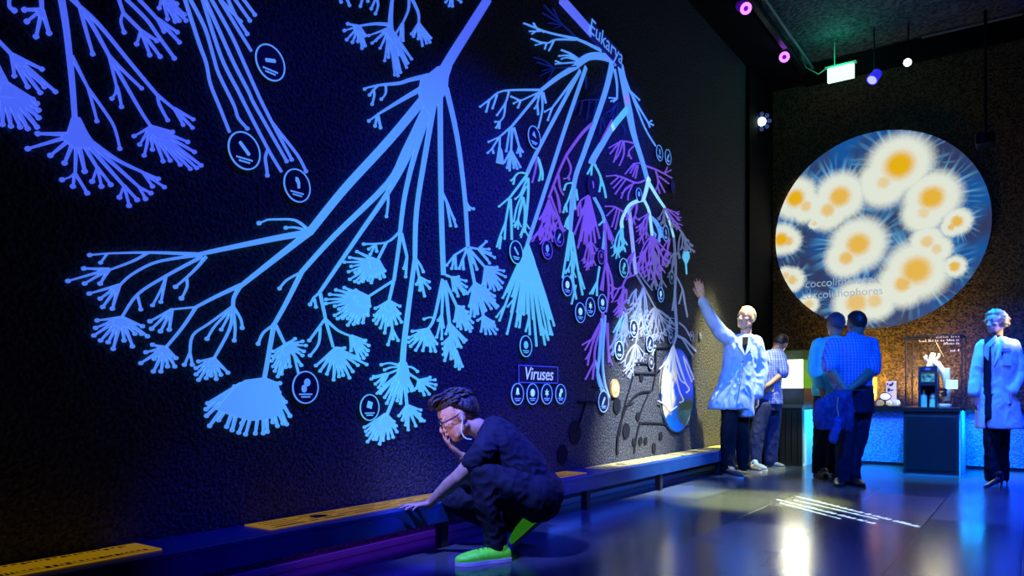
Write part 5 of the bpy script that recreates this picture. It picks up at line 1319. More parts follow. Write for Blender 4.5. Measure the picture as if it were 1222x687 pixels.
limb(b, [(p2(872, 490, -.05), .085), (p2(869, 525, -.05), .06), (p2(869, 558, -.05), .045)]); limb(b, [(p2(885, 490, .08), .085), (p2(886, 525, .08), .06), (p2(888, 555, .08), .045)])
blob('body', b, M_SKIN, m2, .0075, 3)
h2.features(m2, brow=mat('fair brows', (.35, .25, .15, 1), .6), smile=True)
h2.hair(noisemat('short blond grey hair', (.45, .42, .30, 1), (.60, .56, .40, 1), 40, .5, bump=.5, bscale=80), m2, line=.088, back=-.055, vol=.75, seed=8, rough=.002, side=.02)
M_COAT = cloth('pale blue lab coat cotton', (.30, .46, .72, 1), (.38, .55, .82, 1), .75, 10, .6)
def coat2(p):
    # open a little at the front hem
    v = p-CAM; z = v.dot(FWD); x = v.dot(RGT)/z*F+CX; y = HY-v.z/z*F
    return p
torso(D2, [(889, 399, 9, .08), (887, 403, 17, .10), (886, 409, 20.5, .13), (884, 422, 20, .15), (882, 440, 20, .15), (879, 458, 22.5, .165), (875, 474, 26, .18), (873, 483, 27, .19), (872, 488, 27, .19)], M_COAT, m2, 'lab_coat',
      arms=[[(870, 404, -.02, 9), (860, 396, -.05, 9), (851, 384, -.08, 8), (843, 369, -.10, 6.5), (838.5, 360, -.10, 5.6)], [(902, 408, 0, 8.5), (907, 425, 0, 8), (909, 441, 0, 7.5), (907, 458, -.03, 6.5), (905, 471, -.05, 5.8)]],
      amp=.0075, extra=lambda b: loft(b, [(p2(886, 470), RGT*.12, FWD*.15), (p2(889, 490), RGT*.10, FWD*.14), (p2(890, 497), RGT*.085, FWD*.13)], 24))
b = bmesh.new(); fz = -.155
for sg, pts in ((-1, [(885, 400), (879, 404), (881, 413), (888, 424)]), (1, [(893, 400), (900, 405), (898, 413), (889, 424)])):
    prism(b, [p2(x, y, fz+(.06 if y < 402 else .0)) for x, y in pts], -FWD*.014)
link('collar', b, M_COAT, m2)
b = bmesh.new(); prism(b, [p2(x, y, fz+(.05 if y < 404 else .006)) for x, y in ((886, 402), (893, 402), (892, 410), (889, 420), (886, 412))], -FWD*.008); link('shirt_front', b, mat('dark shirt', (.006, .006, .012, 1), .8, spec=.1), m2)
b = bmesh.new()
tube(b, [p2(888.5, 424, -.165), p2(886, 445, -.175), p2(882, 468, -.195), p2(878, 489, -.20)], .005, 8)
for y, x in ((430, 886), (444, 884.5), (458, 882)): sph(b, p2(x, y, -.17-(y-430)*.0008), .009)
for x0, y0 in ((894, 455), (868, 455)): tube(b, [p2(x0, y0, -.165), p2(x0+8, y0+1, -.155)], .004, 6)
tube(b, [p2(893, 420, -.155), p2(900, 421, -.14)], .004, 6)
link('seams_and_buttons', b, mat('coat seam blue', (.18, .28, .45, 1), .6), m2)
M_BLK = cloth('black trousers', (.006, .007, .012, 1), (.012, .013, .022, 1))
legs(D2, [[(871, 485, -.05, 10), (869, 515, -.05, 9.5), (868, 540, -.05, 9), (869, 560, -.05, 8.6)], [(886, 485, .08, 10), (886, 515, .08, 8.8), (887, 538, .08, 8.3), (888, 555, .08, 8)]], M_BLK, m2, hips=[(878, 460, 17, .12), (878, 488, 18, .13)])
M_SNK = noisemat('dark sneakers', (.02, .02, .03, 1), (.10, .10, .12, 1), 30, .5); M_WS = mat('white sole', (.7, .7, .65, 1), .5)
shoe(m2, onZ(864, 566), onZ(886, 571), .10, .085, M_SNK, M_WS, lace=M_WS); shoe(m2, onZ(884, 560), onZ(908, 564), .10, .085, M_SNK, M_WS, lace=M_WS)

# ================================================= 3. leaning visitor at the showcase
D3 = 9.28; p3 = lambda x, y, dz=0: at(x, y, D3+dz)
m3 = empty('person', onZ(914, 557, 0), 'dark-haired visitor in blue checked shirt leaning towards the glowing showcase, arms behind back', 'person')
h3 = Head(p3(931.5, 410.5, .05), RGT*.5+FWD*.75-UP*.42, UP+RGT*.4, 1.0)
b = bmesh.new(); h3.add(b); limb(b, [(h3.p(0, -.03, -.05), .055), (p3(926, 419, .03), .06)])
limb(b, [(p3(920, 430), .12), (p3(918, 455), .12), (p3(918, 478), .10)])
limb(b, [(p3(934, 430, -.08), .045), (p3(934, 446, -.14), .042), (p3(916, 460, -.17), .027)])
limb(b, [(p3(909, 428, .1), .045), (p3(906, 446, .05), .04), (p3(912, 460, -.12), .026)])
hand(b, p3(916, 460, -.17), RGT*-.8-UP*.3, FWD, 1, .95, .5, .03, .4); hand(b, p3(911, 460, -.13), RGT*.8-UP*.4, -FWD, 1, .9, .5, .03, .4)
limb(b, [(p3(912, 484, -.05), .07), (p3(904, 515, -.05), .05), (p3(901, 550, -.05), .04)]); limb(b, [(p3(921, 484, .08), .07), (p3(921, 515, .08), .05), (p3(920, 546, .08), .04)])
blob('body', b, M_SKIN2, m3, .0085, 3)
h3.features(m3); M_DH = noisemat('very dark hair', (.008, .007, .012, 1), (.025, .02, .03, 1), 50, .45, bump=.4, bscale=80)
h3.hair(M_DH, m3, line=.07, back=-.06, vol=.9, seed=2, rough=.003)
M_CHK = plaid('blue checked cotton', (.20, .28, .65, 1), (.06, .08, .32, 1), (.10, .14, .42, 1))
torso(D3, [(926, 417, 6, .08, .03), (922, 420, 12, .12, .02), (919, 430, 16, .14), (917, 445, 15, .14), (918, 462, 14.5, .14), (919, 482, 14, .145)], M_CHK, m3, 'checked_shirt',
      arms=[[(930, 427, -.05, 8), (934, 438, -.11, 7), (934.5, 445, -.14, 6.2)], [(910, 427, .08, 7.5), (906, 442, .05, 6.5)]], amp=.008)
M_JEAN = cloth('dark blue jeans', (.006, .014, .07, 1), (.012, .024, .11, 1))
legs(D3, [[(912, 484, -.05, 10), (904, 515, -.05, 8.5), (902, 535, -.05, 7.5), (901, 553, -.05, 7)], [(922, 484, .08, 11), (921, 515, .08, 9.6), (920, 535, .08, 8.5), (920, 549, .08, 8)]], M_JEAN, m3, hips=[(918, 470, 13, .12), (917, 490, 13, .13)], amp=.005)
M_GSH = mat('grey blue shoe', (.12, .2, .35, 1), .5)
shoe(m3, onZ(898, 558.5), onZ(914, 562), .095, .08, M_GSH, M_WS); shoe(m3, onZ(916, 556.5), onZ(936, 559), .095, .08, M_GSH, M_WS)

# ================================================= 4. visitor in cyan shirt
D4 = 8.35; p4 = lambda x, y, dz=0: at(x, y, D4+dz)
m4 = empty('person', onZ(982, 568, 0), 'grey-haired visitor in plain cyan shirt seen from behind, partly hidden', 'person')
h4 = Head(p4(996.5, 388, .0), FWD*.9+RGT*.1-UP*.15, UP+RGT*.1, 1.08)
b = bmesh.new(); h4.add(b); limb(b, [(h4.p(0, -.03, -.05), .056), (p4(996, 403), .062)])
limb(b, [(p4(990, 420), .13), (p4(986, 450), .12), (p4(986, 478), .10)])
limb(b, [(p4(975, 412), .045), (p4(971, 440), .04), (p4(980, 464, -.12), .027)]); limb(b, [(p4(1010, 412), .045), (p4(1012, 440), .04), (p4(1000, 462, .14), .026)])
hand(b, p4(980, 464, -.12), RGT*.6-UP*.6, FWD, -1, 1.0, .5, .04, .4); hand(b, p4(1000, 462, .14), -RGT*.3+FWD*.7, -UP, 1, .95, .4, .04, .4)
limb(b, [(p4(983, 482), .07), (p4(981, 515), .05), (p4(979, 558), .04)]); limb(b, [(p4(997, 480, .05), .085), (p4(995, 556, .05), .045)])
blob('body', b, M_SKIN, m4, .0085, 3); h4.features(m4)
h4.hair(noisemat('grey brown hair', (.05, .05, .10, 1), (.16, .14, .22, 1), 50, .5, bump=.5, bscale=70), m4, line=.07, back=-.075, vol=1.1, seed=6, rough=.005)
torso(D4, [(996, 401, 8, .08), (994, 405, 16, .11), (991, 413, 20, .13), (989, 430, 18, .14), (987, 450, 16, .14), (987, 472, 17, .145)], cloth('plain cyan cotton', (.10, .72, .72, 1), (.13, .82, .80, 1)), m4, 'shirt',
      arms=[[(977, 411, 0, 8), (972, 428, 0, 7.4), (971, 441, 0, 7), (977, 459, -.10, 6)], [(1008, 411, 0, 8), (1012, 435, 0, 7), (1003, 458, .1, 6)]], amp=.007)
legs(D4, [[(983, 480, 0, 11), (981, 515, 0, 10), (979, 545, 0, 9), (978, 563, 0, 8.8)], [(996, 480, .05, 11), (995, 515, .05, 9), (993, 545, .05, 8), (992, 558, .05, 8)]], M_BLK, m4, hips=[(988, 466, 15, .13), (988, 490, 17, .14)])
shoe(m4, onZ(986, 572), onZ(974, 566), .10, .08, mat('black shoe', (.01, .01, .015, 1), .35), mat('black sole', (.006, .006, .006, 1), .6)); shoe(m4, onZ(998, 568), onZ(990, 562), .10, .08, MATS['black shoe'], MATS['black sole'])

# ================================================= 5. man in checked shirt, jacket behind his back
D5 = 7.62; p5 = lambda x, y, dz=0: at(x, y, D5+dz)
m5 = empty('person', onZ(1014, 578, 0), 'man in blue checked short-sleeved shirt seen from behind, hands clasped behind his back', 'person')
h5 = Head(p5(1021.5, 387, .02), FWD*.95-RGT*.1-UP*.12, UP, 1.06)
b = bmesh.new(); h5.add(b); limb(b, [(h5.p(0, -.03, -.05), .06), (p5(1020, 404), .068)])
limb(b, [(p5(1017, 420), .15), (p5(1017, 450), .13), (p5(1019, 478), .115)])
limb(b, [(p5(994, 414), .05), (p5(990, 438, -.10), .045), (p5(1008, 465, -.25), .03)]); limb(b, [(p5(1039, 414), .052), (p5(1041, 440, -.14), .046), (p5(1028, 453, -.235), .040), (p5(1014, 464, -.265), .031)])
hand(b, p5(1007, 463, -.25), RGT*.45-UP*.9, FWD, 1, 1.0, .4, .03, .15); hand(b, p5(1015, 463, -.265), -RGT*.45-UP*.9, FWD, -1, 1.0, .4, .03, .15)
limb(b, [(p5(1011, 490), .08), (p5(1009, 520), .06), (p5(1008, 568), .045)]); limb(b, [(p5(1026, 490, .05), .08), (p5(1024, 520, .05), .06), (p5(1018, 568, .05), .045)])
blob('body', b, M_SKIN2, m5, .0085, 3); h5.features(m5)
h5.hair(M_DH, m5, line=.07, back=-.075, vol=1.0, seed=4, rough=.002)
M_CHK2 = plaid('bright blue checked cotton', (.30, .40, .85, 1), (.13, .18, .50, 1), (.13, .18, .52, 1))
torso(D5, [(1020, 400, 9, .08), (1018, 404, 20, .12), (1017, 410, 26, .15), (1016.5, 425, 26.5, .17), (1016, 442, 25, .17), (1016, 455, 24, .17), (1018, 466, 22, .165)], M_CHK2, m5, 'checked_shirt',
      arms=[[(995, 412, 0, 9.5), (991, 426, -.05, 9), (989.5, 437, -.10, 8.4)], [(1038, 411, 0, 10), (1041, 426, -.07, 9.6), (1041.5, 440, -.14, 9)]], amp=.007)
b = bmesh.new(); loft(b, [(p5(1020, 396, .01), RGT*.075, FWD*.075), (p5(1020, 402, .01), RGT*.085, FWD*.085)], 24)
blob('collar', b, M_CHK2, m5, .009, 2)
M_NAV = cloth('navy trousers', (.006, .008, .035, 1), (.012, .016, .06, 1))
legs(D5, [[(1010, 484, 0, 12.5), (1009, 520, 0, 11), (1007, 550, 0, 9.5), (1007, 574, 0, 9)], [(1027, 484, .05, 13), (1025, 518, .05, 11), (1019, 548, .05, 9), (1018, 573, .05, 9)]], M_NAV, m5, hips=[(1019, 459, 21, .155), (1020, 472, 22, .16), (1019, 492, 22, .16)], amp=.010)
b = bmesh.new(); loft(b, [(p5(1019, 460), RGT*(22*D5/F), FWD*.17), (p5(1019, 464.5), RGT*(22.4*D5/F), FWD*.172)], 36); link('belt', b, mat('black belt', (.01, .01, .01, 1), .4), m5)
shoe(m5, onZ(1003, 573), onZ(1001, 582), .105, .085, MATS['black shoe'], MATS['black sole']); shoe(m5, onZ(1012, 576), onZ(1030, 582), .105, .085, MATS['black shoe'], MATS['black sole'])
# jacket hanging from his hands
jk = empty('jacket', p5(1000, 527, -.32), 'dark blue jacket hanging folded from the hands of the man in the checked shirt', 'jacket')
M_JK = cloth('dark blue jacket nylon', (.01, .02, .11, 1), (.025, .05, .22, 1), .5, 12, .9)
b = bmesh.new()
loft(b, [(p5(1008, 466, -.32), RGT*.06, FWD*.045), (p5(1000, 472, -.34), RGT*.12, FWD*.06), (p5(993, 485, -.34), RGT*.17, FWD*.065), (p5(991, 500, -.34), RGT*.185, FWD*.055), (p5(992, 512, -.34), RGT*.16, FWD*.045)], 28)
limb(b, [(p5(978, 482, -.34), .05), (p5(975, 496, -.34), .052), (p5(976, 506, -.34), .045)])
limb(b, [(p5(1011, 470, -.34), .045), (p5(1013, 490, -.35), .05), (p5(1012, 511, -.35), .042)])
blob('cloth', b, M_JK, jk, .009, 3, disp=folds(.012, 12, .35))
b = bmesh.new(); limb(b, [(p5(999, 500, -.38), .035), (p5(996, 515, -.38), .042), (p5(994, 524, -.38), .036)]); blob('sleeve', b, cloth('brighter blue sleeve', (.02, .06, .32, 1), (.03, .09, .4, 1)), jk, .009, 3, disp=folds(.01, 14, .4))
b = bmesh.new(); tube(b, [p5(1000, 474, -.415), p5(999, 486, -.42), p5(1001, 497, -.415)], .006, 8); link('zip', b, mat('pale zip', (.5, .55, .5, 1), .3, .5), jk)

# ================================================= 6. woman in lab coat
D6 = 7.6; p6 = lambda x, y, dz=0: at(x, y, D6+dz)
m6 = empty('person', onZ(1187, 578, 0), 'blonde short-haired woman in open white lab coat and high heels standing beside the pedestal', 'person')
h6 = Head(p6(1188, 385, -.01), -RGT*.93-FWD*.30-UP*.02, UP, .98)
b = bmesh.new(); h6.add(b); limb(b, [(h6.p(0, -.035, -.05), .045), (p6(1190, 405), .05)])
limb(b, [(p6(1191, 420), .10), (p6(1189, 450), .10), (p6(1190, 485), .11)])
limb(b, [(p6(1173, 416), .04), (p6(1165, 445, .02), .036), (p6(1161, 472, .0), .024)]); limb(b, [(p6(1210, 416), .04), (p6(1214, 446, -.02), .036), (p6(1205, 470, -.12), .024)])
hand(b, p6(1161, 473, .0), -UP*1+RGT*.05, RGT, -1, .9, .4, .04, .4); hand(b, p6(1205, 469, -.12), -UP*1-RGT*.05, -RGT, 1, .95, .45, .04, .4)
limb(b, [(p6(1184, 500), .07), (p6(1183, 540), .05), (p6(1185, 572), .03)]); limb(b, [(p6(1197, 500, .08), .07), (p6(1197, 540, .08), .05), (p6(1198, 570, .08), .03)])
blob('body', b, M_SKIN, m6, .0075, 3); h6.features(m6, smile=True)
M_BLO = noisemat('blonde wavy hair', (.35, .24, .09, 1), (.62, .48, .22, 1), 34, .4, bump=.8, bscale=50, dist=.015, stretch=(1, 1, .5))
h6.hair(M_BLO, m6, line=.085, back=-.10, vol=1.5, seed=12, rough=.009, side=-.045)
b = bmesh.new(); rr = random.Random(9)
for k in range(70):
    th_ = rr.uniform(0, 2*math.pi); ct = rr.uniform(-.35, 1); st_ = math.sqrt(1-ct*ct); s_, f_, u_ = math.cos(th_)*st_, math.sin(th_)*st_, ct
    if f_ > .35 and u_ < .62: continue
    p0 = h6.p(.090*s_, -.015+.112*f_, .026+.108*u_); p1 = h6.p(.104*s_+rr.uniform(-.012, .012), -.018+.128*f_, .018+.122*u_); p2_ = h6.p(.098*s_+rr.uniform(-.012, .012), -.02+.12*f_, -.012+.11*u_)
    tube(b, [p0, p1, p2_], [.012, .010, .003], 6)
link('hair_locks', b, M_BLO, m6, smooth=True)
M_COAT2 = cloth('white lab coat linen', (.58, .62, .70, 1), (.68, .72, .80, 1), .8, 9, .6)
def open_front(p):
    v = p-CAM; z = v.dot(FWD); x = v.dot(RGT)/z*F+CX; y = HY-v.z/z*F
    xc = 1179.5 if y < 470 else 1181; hw_ = 4.2 if y > 412 else 3.4
    if y > 404 and z < D6 and abs(x-xc) < hw_+1.2:
        t_ = max(0, min(1, (hw_+1.2-abs(x-xc))/1.4)); return p+FWD*(.10*t_)
    return p
torso(D6, [(1190, 402, 8, .07), (1191, 406, 17, .09), (1191, 413, 22.5, .11), (1190.5, 430, 22, .13), (1190, 450, 21.5, .125), (1190, 470, 23, .135), (1191, 490, 25, .15), (1192, 508, 26.5, .16), (1192, 511, 26.5, .16)], M_COAT2, m6, 'lab_coat',
      arms=[[(1174, 413, 0, 8.5), (1169, 430, .01, 8), (1165, 446, .02, 7.4), (1161.5, 468, .0, 6.6)], [(1208, 413, 0, 9), (1213, 430, -.01, 8.6), (1215, 447, -.02, 8.4), (1207, 466, -.10, 7.4)]], amp=.006, post=open_front)
torso(D6, [(1186, 400, 6, .06), (1186, 408, 12, .08), (1186, 430, 16, .105), (1186, 460, 16, .098), (1187, 500, 17, .12)], cloth('black top', (.006, .006, .010, 1)), m6, 'black_top', amp=.003)
b = bmesh.new()
for pts in ([(1188, 400), (1176, 411), (1174, 424), (1178.5, 430), (1180, 414), (1190, 404)], [(1194, 401), (1197, 408), (1194, 424), (1185.5, 436), (1186, 420), (1191, 404)]):
    prism(b, [p6(x, y, -.118+(.05 if y < 406 else 0)) for x, y in pts], -FWD*.012)
link('lapels', b, M_COAT2, m6)
b = bmesh.new()
prism(b, [p6(x, y, -.135) for x, y in ((1196, 424), (1206, 424), (1206, 436), (1196, 436))], -FWD*.006); link('chest_pocket', b, M_COAT2, m6)
b = bmesh.new()
for x, y, w_ in ((1194, 415.5, 12), (1193, 418, 14)): prism(b, [p6(x, y, -.124), p6(x+w_, y+.5, -.124), p6(x+w_, y+2, -.124), p6(x, y+1.5, -.124)], -FWD*.005)
link('embroidery', b, mat('red violet embroidery', (.45, .12, .35, 1), .7), m6)
b = bmesh.new(); box(b, *sorted((p6(1195, 419, -.14).x, p6(1197.5, 419, -.14).x)), p6(1196, 420, -.142).y-.006, p6(1196, 420, -.142).y, p6(0, 424, -.14).z, p6(0, 419.5, -.14).z); link('pen', b, mat('dark pen', (.01, .01, .03, 1), .4), m6)
legs(D6, [[(1184, 495, 0, 10), (1183, 525, 0, 8.5), (1183, 550, 0, 7.5), (1184, 571, 0, 7.5)], [(1196, 495, .08, 9.5), (1196, 525, .08, 8), (1197, 550, .08, 6.8), (1197, 570, .08, 6.4)]], M_BLK, m6, hips=[(1189, 478, 16, .10), (1190, 500, 18, .11)])
M_HH = mat('black leather heel', (.01, .01, .015, 1), .3)
def heel_shoe(hx, hy, tx, ty):
    hp, tp = onZ(hx, hy), onZ(tx, ty); d = (tp-hp).normalized(); L = (tp-hp).length; s_ = d.cross(UP); b = bmesh.new()
    loft(b, [(hp+UP*.085, s_*.022, UP*.022), (hp+d*L*.25+UP*.075, s_*.028, UP*.026), (hp+d*L*.55+UP*.042, s_*.032, UP*.026), (hp+d*L*.82+UP*.020, s_*.032, UP*.019), (tp+UP*.012, s_*.012, UP*.010)], 20)
    cyl(b, hp+d*.012+UP*.002, hp+d*.005+UP*.075, .006, .017, 12); limb(b, [(hp+d*L*.15+UP*.09, .03), (hp+d*L*.15+UP*.13, .032)], 12)
    o = blob('high_heel_shoe', b, M_HH, m6, .004, 2, post=lambda p: Vector((p.x, p.y, max(p.z, .001)))); return o
heel_shoe(1196, 581, 1174, 582); heel_shoe(1203, 577, 1187, 577)
# ------------------------------------------------------------------ ceiling fixtures
M_FIX = mat('black fixture metal', (.015, .015, .018, 1), .35, .5)
trk = empty('light_track', (.52, 8.6, 5.3), 'black lighting track running under the ceiling above the mural wall', 'lighting track')
p = onY(936, 68, 10.0); q = onY(890, 10, 8.42)
b = bmesh.new(); box(b, .555, .615, 6.4, 10.9, 5.335, 5.39); link('rail', b, M_FIX, trk)
b = bmesh.new(); tube(b, [(.70, 6.2, 5.40), (.70, 10.9, 5.40)], .02, 10); link('conduit', b, mat('grey conduit', (.10, .14, .16, 1), .4, .3), trk)
b = bmesh.new()
for y in (7.2, 8.9, 10.6): tube(b, [(.585, y, 5.39), (.585, y, ZC)], .008, 8)
link('hanger', b, M_FIX, trk)
def fixture(pos, aim, r, L, lens, label, name='spotlight', body=None, hang=None, ring=False):
    pos = Vector(pos); d = (Vector(aim)-pos).normalized(); o = empty(name, pos, label, 'spotlight', 'ceiling spotlights')
    b = bmesh.new(); tube(b, [pos-d*L, pos-d*(L*.96), pos-d*.03, pos], [r*.6, r*.85, r*.95, r], 24); link('housing', b, body or M_FIX, o)
    b = bmesh.new()
    if ring:
        u, v = frame_of(d); tube(b, [pos+d*.006+(u*math.cos(a*math.pi/12)+v*math.sin(a*math.pi/12))*r*.68 for a in range(25)], r*.26, 10)
    else: tube(b, [pos+d*.001, pos+d*.008], [r*.82, r*.7], 24)
    link('lens', b, lens, o)
    if hang is not None:
        h = Vector(hang); b = bmesh.new(); tube(b, [pos-d*L*.5, h], .009, 8); u, v = frame_of(d)
        tube(b, [pos-d*L*.5+v*r*1.1, pos-d*L*.5-v*r*1.1], .007, 8); link('bracket', b, M_FIX, o)
    return o
cam_pt = CAM
M_PUR = mat('purple lamp lens', (.3, .1, .5, 1), .3, emit=rgb(190, 90, 255), es=4.0)
M_PBODY = mat('purple lit shroud', (.10, .03, .2, 1), .4, emit=rgb(90, 20, 200), es=.35)
for pt, lb in ((p, 'round spotlight with purple ring lens, nearer the exit sign, on the ceiling track'), (q, 'round spotlight with purple ring lens at the top edge of the picture')):
    fixture(pt, Vector((CAMX-.3, 1.0, 1.0)) if lb.endswith('track') else Vector((CAMX+2, 3, 0)), .068, .18, M_PUR, lb, body=M_PBODY, hang=(.585, pt.y, 5.335), ring=True)
# white lamp cluster on the darkened wall end
pc = onY(909, 145, 10.6)
fixture(pc, (3.2, 1.0, 1.2), .07, .14, mat('white lamp lens', (.9, .9, .9, 1), .3, emit=rgb(220, 255, 255), es=5), 'small white lamp with leafy flaps on the dark wall left of the round screen', body=mat('pale lamp casing', (.3, .35, .45, 1), .4), hang=(.06, 10.75, pc.z+.05))
o = bpy.data.objects['spotlight.002']
b = bmesh.new()
for k in range(8):
    a = 2*math.pi*k/8; u, v = frame_of((Vector((3.2, 1, 1.2))-pc).normalized()); c_ = pc+(u*math.cos(a)+v*math.sin(a))*.10
    ell(b, c_, u*.03, v*.03, (u.cross(v))*.012, 10, 6)
link('barn_flaps', b, mat('grey blue flaps', (.2, .25, .5, 1), .4, emit=rgb(70, 80, 150), es=.4), o)
pb_ = onY(1043, 91, 10.6)
fixture(pb_+Vector((-.02, -.02, -.05)), pb_+Vector((-.35, -.6, -.8)), .072, .15, mat('blue lamp lens', (.3, .3, .9, 1), .3, emit=rgb(130, 130, 255), es=2.5), 'short blue glowing spotlight right of the exit sign', body=mat('blue glowing casing', (.1, .1, .5, 1), .4, emit=rgb(40, 40, 235), es=.9), hang=(pb_.x, pb_.y, ZC))
pw = onY(1083, 74.5, 10.6)
fixture(pw, CAM, .055, .16, mat('dazzling white lens', (1, 1, 1, 1), .3, emit=rgb(240, 255, 250), es=10), 'dazzling white spotlight under the ceiling edge, brightest lamp in the hall', hang=(pw.x, pw.y+.1, ZC))
px_ = onY(1176, 168, 10.9)
prj = empty('projector', px_, 'dark projector hanging high at the right of the round screen', 'projector')
b = bmesh.new(); box(b, px_.x-.10, px_.x+.10, px_.y-.15, px_.y+.15, px_.z-.07, px_.z+.07, .015); link('housing', b, M_FIX, prj)
b = bmesh.new(); tube(b, [(px_.x, px_.y, px_.z+.07), (px_.x, px_.y, ZC)], .02, 10); link('pole', b, M_FIX, prj)
b = bmesh.new(); cyl(b, (px_.x-.03, px_.y-.15, px_.z), (px_.x-.03, px_.y-.18, px_.z), .045); link('lens', b, mat('dark lens', (.02, .02, .05, 1), .05), prj)
# exit sign
es_ = onY(1003, 87, 10.7); a = onY(990, 95, 10.7); c = onY(1016, 79, 10.7)
ex = empty('exit_sign', es_, 'glowing white-green exit sign box hanging under the ceiling', 'sign')
b = bmesh.new(); hx = .165; hz = .092; box(b, es_.x-hx, es_.x+hx, es_.y, es_.y+.05, es_.z-hz, es_.z+hz, .003); link('lightbox', b, mat('exit light panel', (.8, 1, .85, 1), .4, emit=rgb(205, 255, 225), es=1.5), ex)
b = bmesh.new(); box(b, es_.x-hx-.03, es_.x+hx+.03, es_.y-.01, es_.y+.06, es_.z+hz+.012, es_.z+hz+.028); tube(b, [(es_.x-.05, es_.y+.03, es_.z+hz+.001), (es_.x-.05, es_.y+.03, es_.z+hz+.012)], .006, 8)
tube(b, [(es_.x-.08, es_.y+.03, es_.z+hz+.02), (es_.x-.08, es_.y+.03, ZC)], .007, 8); link('bracket', b, mat('pale green bracket', (.3, .6, .4, 1), .4), ex)
b = bmesh.new(); tube(b, [es_+Vector((-hx-.03, .03, hz+.02)), es_+Vector((-hx-.12, .03, hz-.03)), es_+Vector((-hx-.28, .03, hz+.10)), Vector((es_.x-hx-.36, es_.y+.03, ZC-.0))], .008, 8); link('cable', b, MATS['pale green bracket'], ex)
# running-man pictogram is washed out by its own light in the photograph

# ------------------------------------------------------------------ projected light text, built as glowing strokes laid on the floor
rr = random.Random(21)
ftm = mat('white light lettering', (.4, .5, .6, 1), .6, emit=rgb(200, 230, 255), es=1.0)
ft = empty('floor_text', onZ(1000, 608, 0), 'lines of white projected lettering built as glowing strokes on the floor before the visitors', 'lettering')
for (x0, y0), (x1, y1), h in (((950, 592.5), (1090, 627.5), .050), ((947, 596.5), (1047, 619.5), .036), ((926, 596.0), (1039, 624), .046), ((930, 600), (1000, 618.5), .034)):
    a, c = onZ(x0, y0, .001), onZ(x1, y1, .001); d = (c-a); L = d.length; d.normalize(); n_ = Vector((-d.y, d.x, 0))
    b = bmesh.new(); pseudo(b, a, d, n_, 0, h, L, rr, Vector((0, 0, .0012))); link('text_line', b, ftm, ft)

# ------------------------------------------------------------------ lights
BLUE = (.012, .02, 1.0); VIO = (.06, .012, 1.0)
spot('mural_wash', (2.6, 4.6, 5.2), wp(560, 400), BLUE, 1500, 42, 1)
spot('mural_wash', (2.4, 3.2, 5.2), wp(370, 230), BLUE, 320, 30, 1)
spot('mural_wash', (2.6, 5.8, 5.2), wp(650, 380), (.03, .02, 1), 950, 44, 1)
spot('mural_white', (2.3, 7.0, 4.6), wp(765, 525), (.70, .82, 1.0), 5500, 26, 1)
spot('mural_warm', (1.5, 8.6, 4.6), wp(852, 520), (1, .93, .42), 4200, 26, .9)
spot('bench_blue', (3.2, 7.4, 3.6), (.3, 7.2, .2), (.01, .16, 1), 420, 46, .8)
spot('mural_wash', (2.6, 6.8, 5.3), wp(745, 220), (.01, .03, 1), 900, 34, 1)
spot('bench_blue', (2.4, 2.6, 4.2), (.2, 2.05, BZ), (.01, .01, 1), 420, 13, .9)
# visitors
spot('visitor_front', (4.2, 3.2, 5.0), (1.3, 8.0, 1.0), (.0, .13, 1), 2600, 24, .7)
spot('labcoat_key', (1.9, 3.6, 4.2), p2(872, 415), (.14, .42, 1.0), 720, 17, .5)
spot('face_warm', (1.2, 5.6, 2.4), p2(866, 372), (1, .72, .55), 90, 26, .7)
spot('woman_key', (3.2, 4.6, 4.6), p6(1190, 440), (.085, .14, 1.0), 1200, 15, .6)
spot('woman_side', (5.6, 8.4, 3.2), p6(1204, 392), (1, .88, .34), 1500, 8, .7)
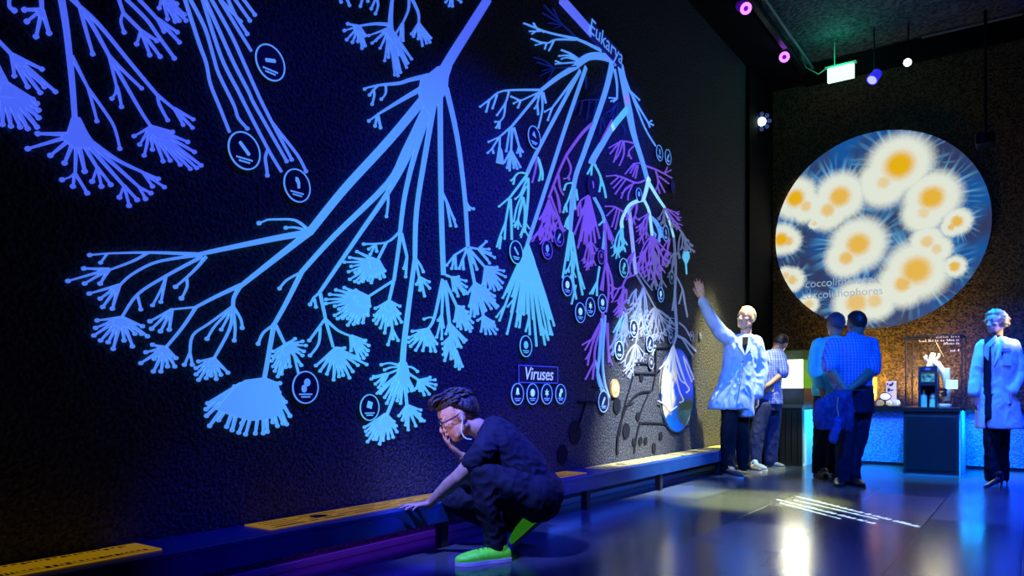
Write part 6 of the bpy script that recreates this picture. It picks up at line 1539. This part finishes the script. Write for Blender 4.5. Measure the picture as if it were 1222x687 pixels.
# floor and counter
spot('floor_warm', (1.5, 7.6, 5.3), (1.25, 6.55, 0), (1, .95, .26), 5400, 18, .8)
spot('floor_cyan', (1.2, 7.3, 5.3), (.68, 6.9, 0), (.02, .9, .9), 220, 10, .9)
spot('floor_blue', (5.3, 7.2, 5.3), (4.5, 7.4, 0), (0, .05, 1), 7000, 50, .8)
spot('floor_cyan', (2.4, 8.0, 5.3), (2.2, 9.9, 0), (0, .42, 1), 4200, 28, .9)
spot('floor_blue', (2.6, 3.6, 5.3), (1.9, 4.4, 0), (0, .02, 1), 900, 60, 1)
spot('counter_wash', (3.4, 7.4, 5.3), (3.0, YC, .2), (.0, .045, 1), 6500, 40, .7)
area('counter_strip', (3.9, YC-.22, CT-.085), (3.9, YC-.1, .0), (.0, .07, 1), 12, 4.6, .03)
area('cabinet_strip', (1.22, 10.2, .70), (1.05, 10.2, .1), (.0, .5, 1), 14, .05, .4)
area('pedestal_strip', (xb+.12, 10.15, .70), (xb, 10.15, .1), (.0, .45, 1), 10, .05, .4)
# crouching man
spot('crouch_key', (1.0, .9, 4.0), J(555, 545), (.15, .20, 1.0), 2900, 18, .7)
spot('crouch_back', (2.4, 4.0, 4.6), J(610, 520), (.01, .02, 1.0), 500, 16, .7)
spot('crouch_face', (.75, 1.7, .75), J(528, 506), (1.0, .60, .86), 66, 13, .8)
area('under_bench', (.16, 3.2, .10), (0, 3.2, .03), (.30, .02, 1), .4, 1.2, .03)
area('under_bench', (.16, 2.6, .15), (.16, 2.6, 0), (.02, .01, 1), 2.2, .04, 3.6)
area('under_bench', (.16, 6.4, .15), (.16, 6.4, 0), (.02, .1, 1), 2.5, .04, 3.0)
# warm case lamps
area('case_lamp', ((gx0+gx1)/2, gy0+.28, gz-.03), ((gx0+gx1)/2, gy0+.28, 0), (1, .85, .5), 14, .3, .3)
for xx, pw_ in ((1.35, 130), (2.0, 150)):
    spot('wall_warm', (xx, 10.85, CT+.05), (xx+.02, YW, 1.25), (1, .62, .10), pw_, 105, 1)
area('showcase_lamp', (xs0+.2, YL-.06, z1+.2), (xs0+.2, YL-1.2, .9), (1, .98, .7), 10, .35, .3)
point('exit_glow', es_+Vector((0, -.2, .12)), (.02, 1, .55), 4, .1)
spot('ceiling_teal', (2.8, 8.4, 4.0), (1.7, 9.4, ZC), (.0, .35, .9), 40, 80, 1)
spot('wall_teal', (4.4, 8.8, 3.5), (3.9, YW, 2.4), (.005, .2, .6), 110, 56, 1)
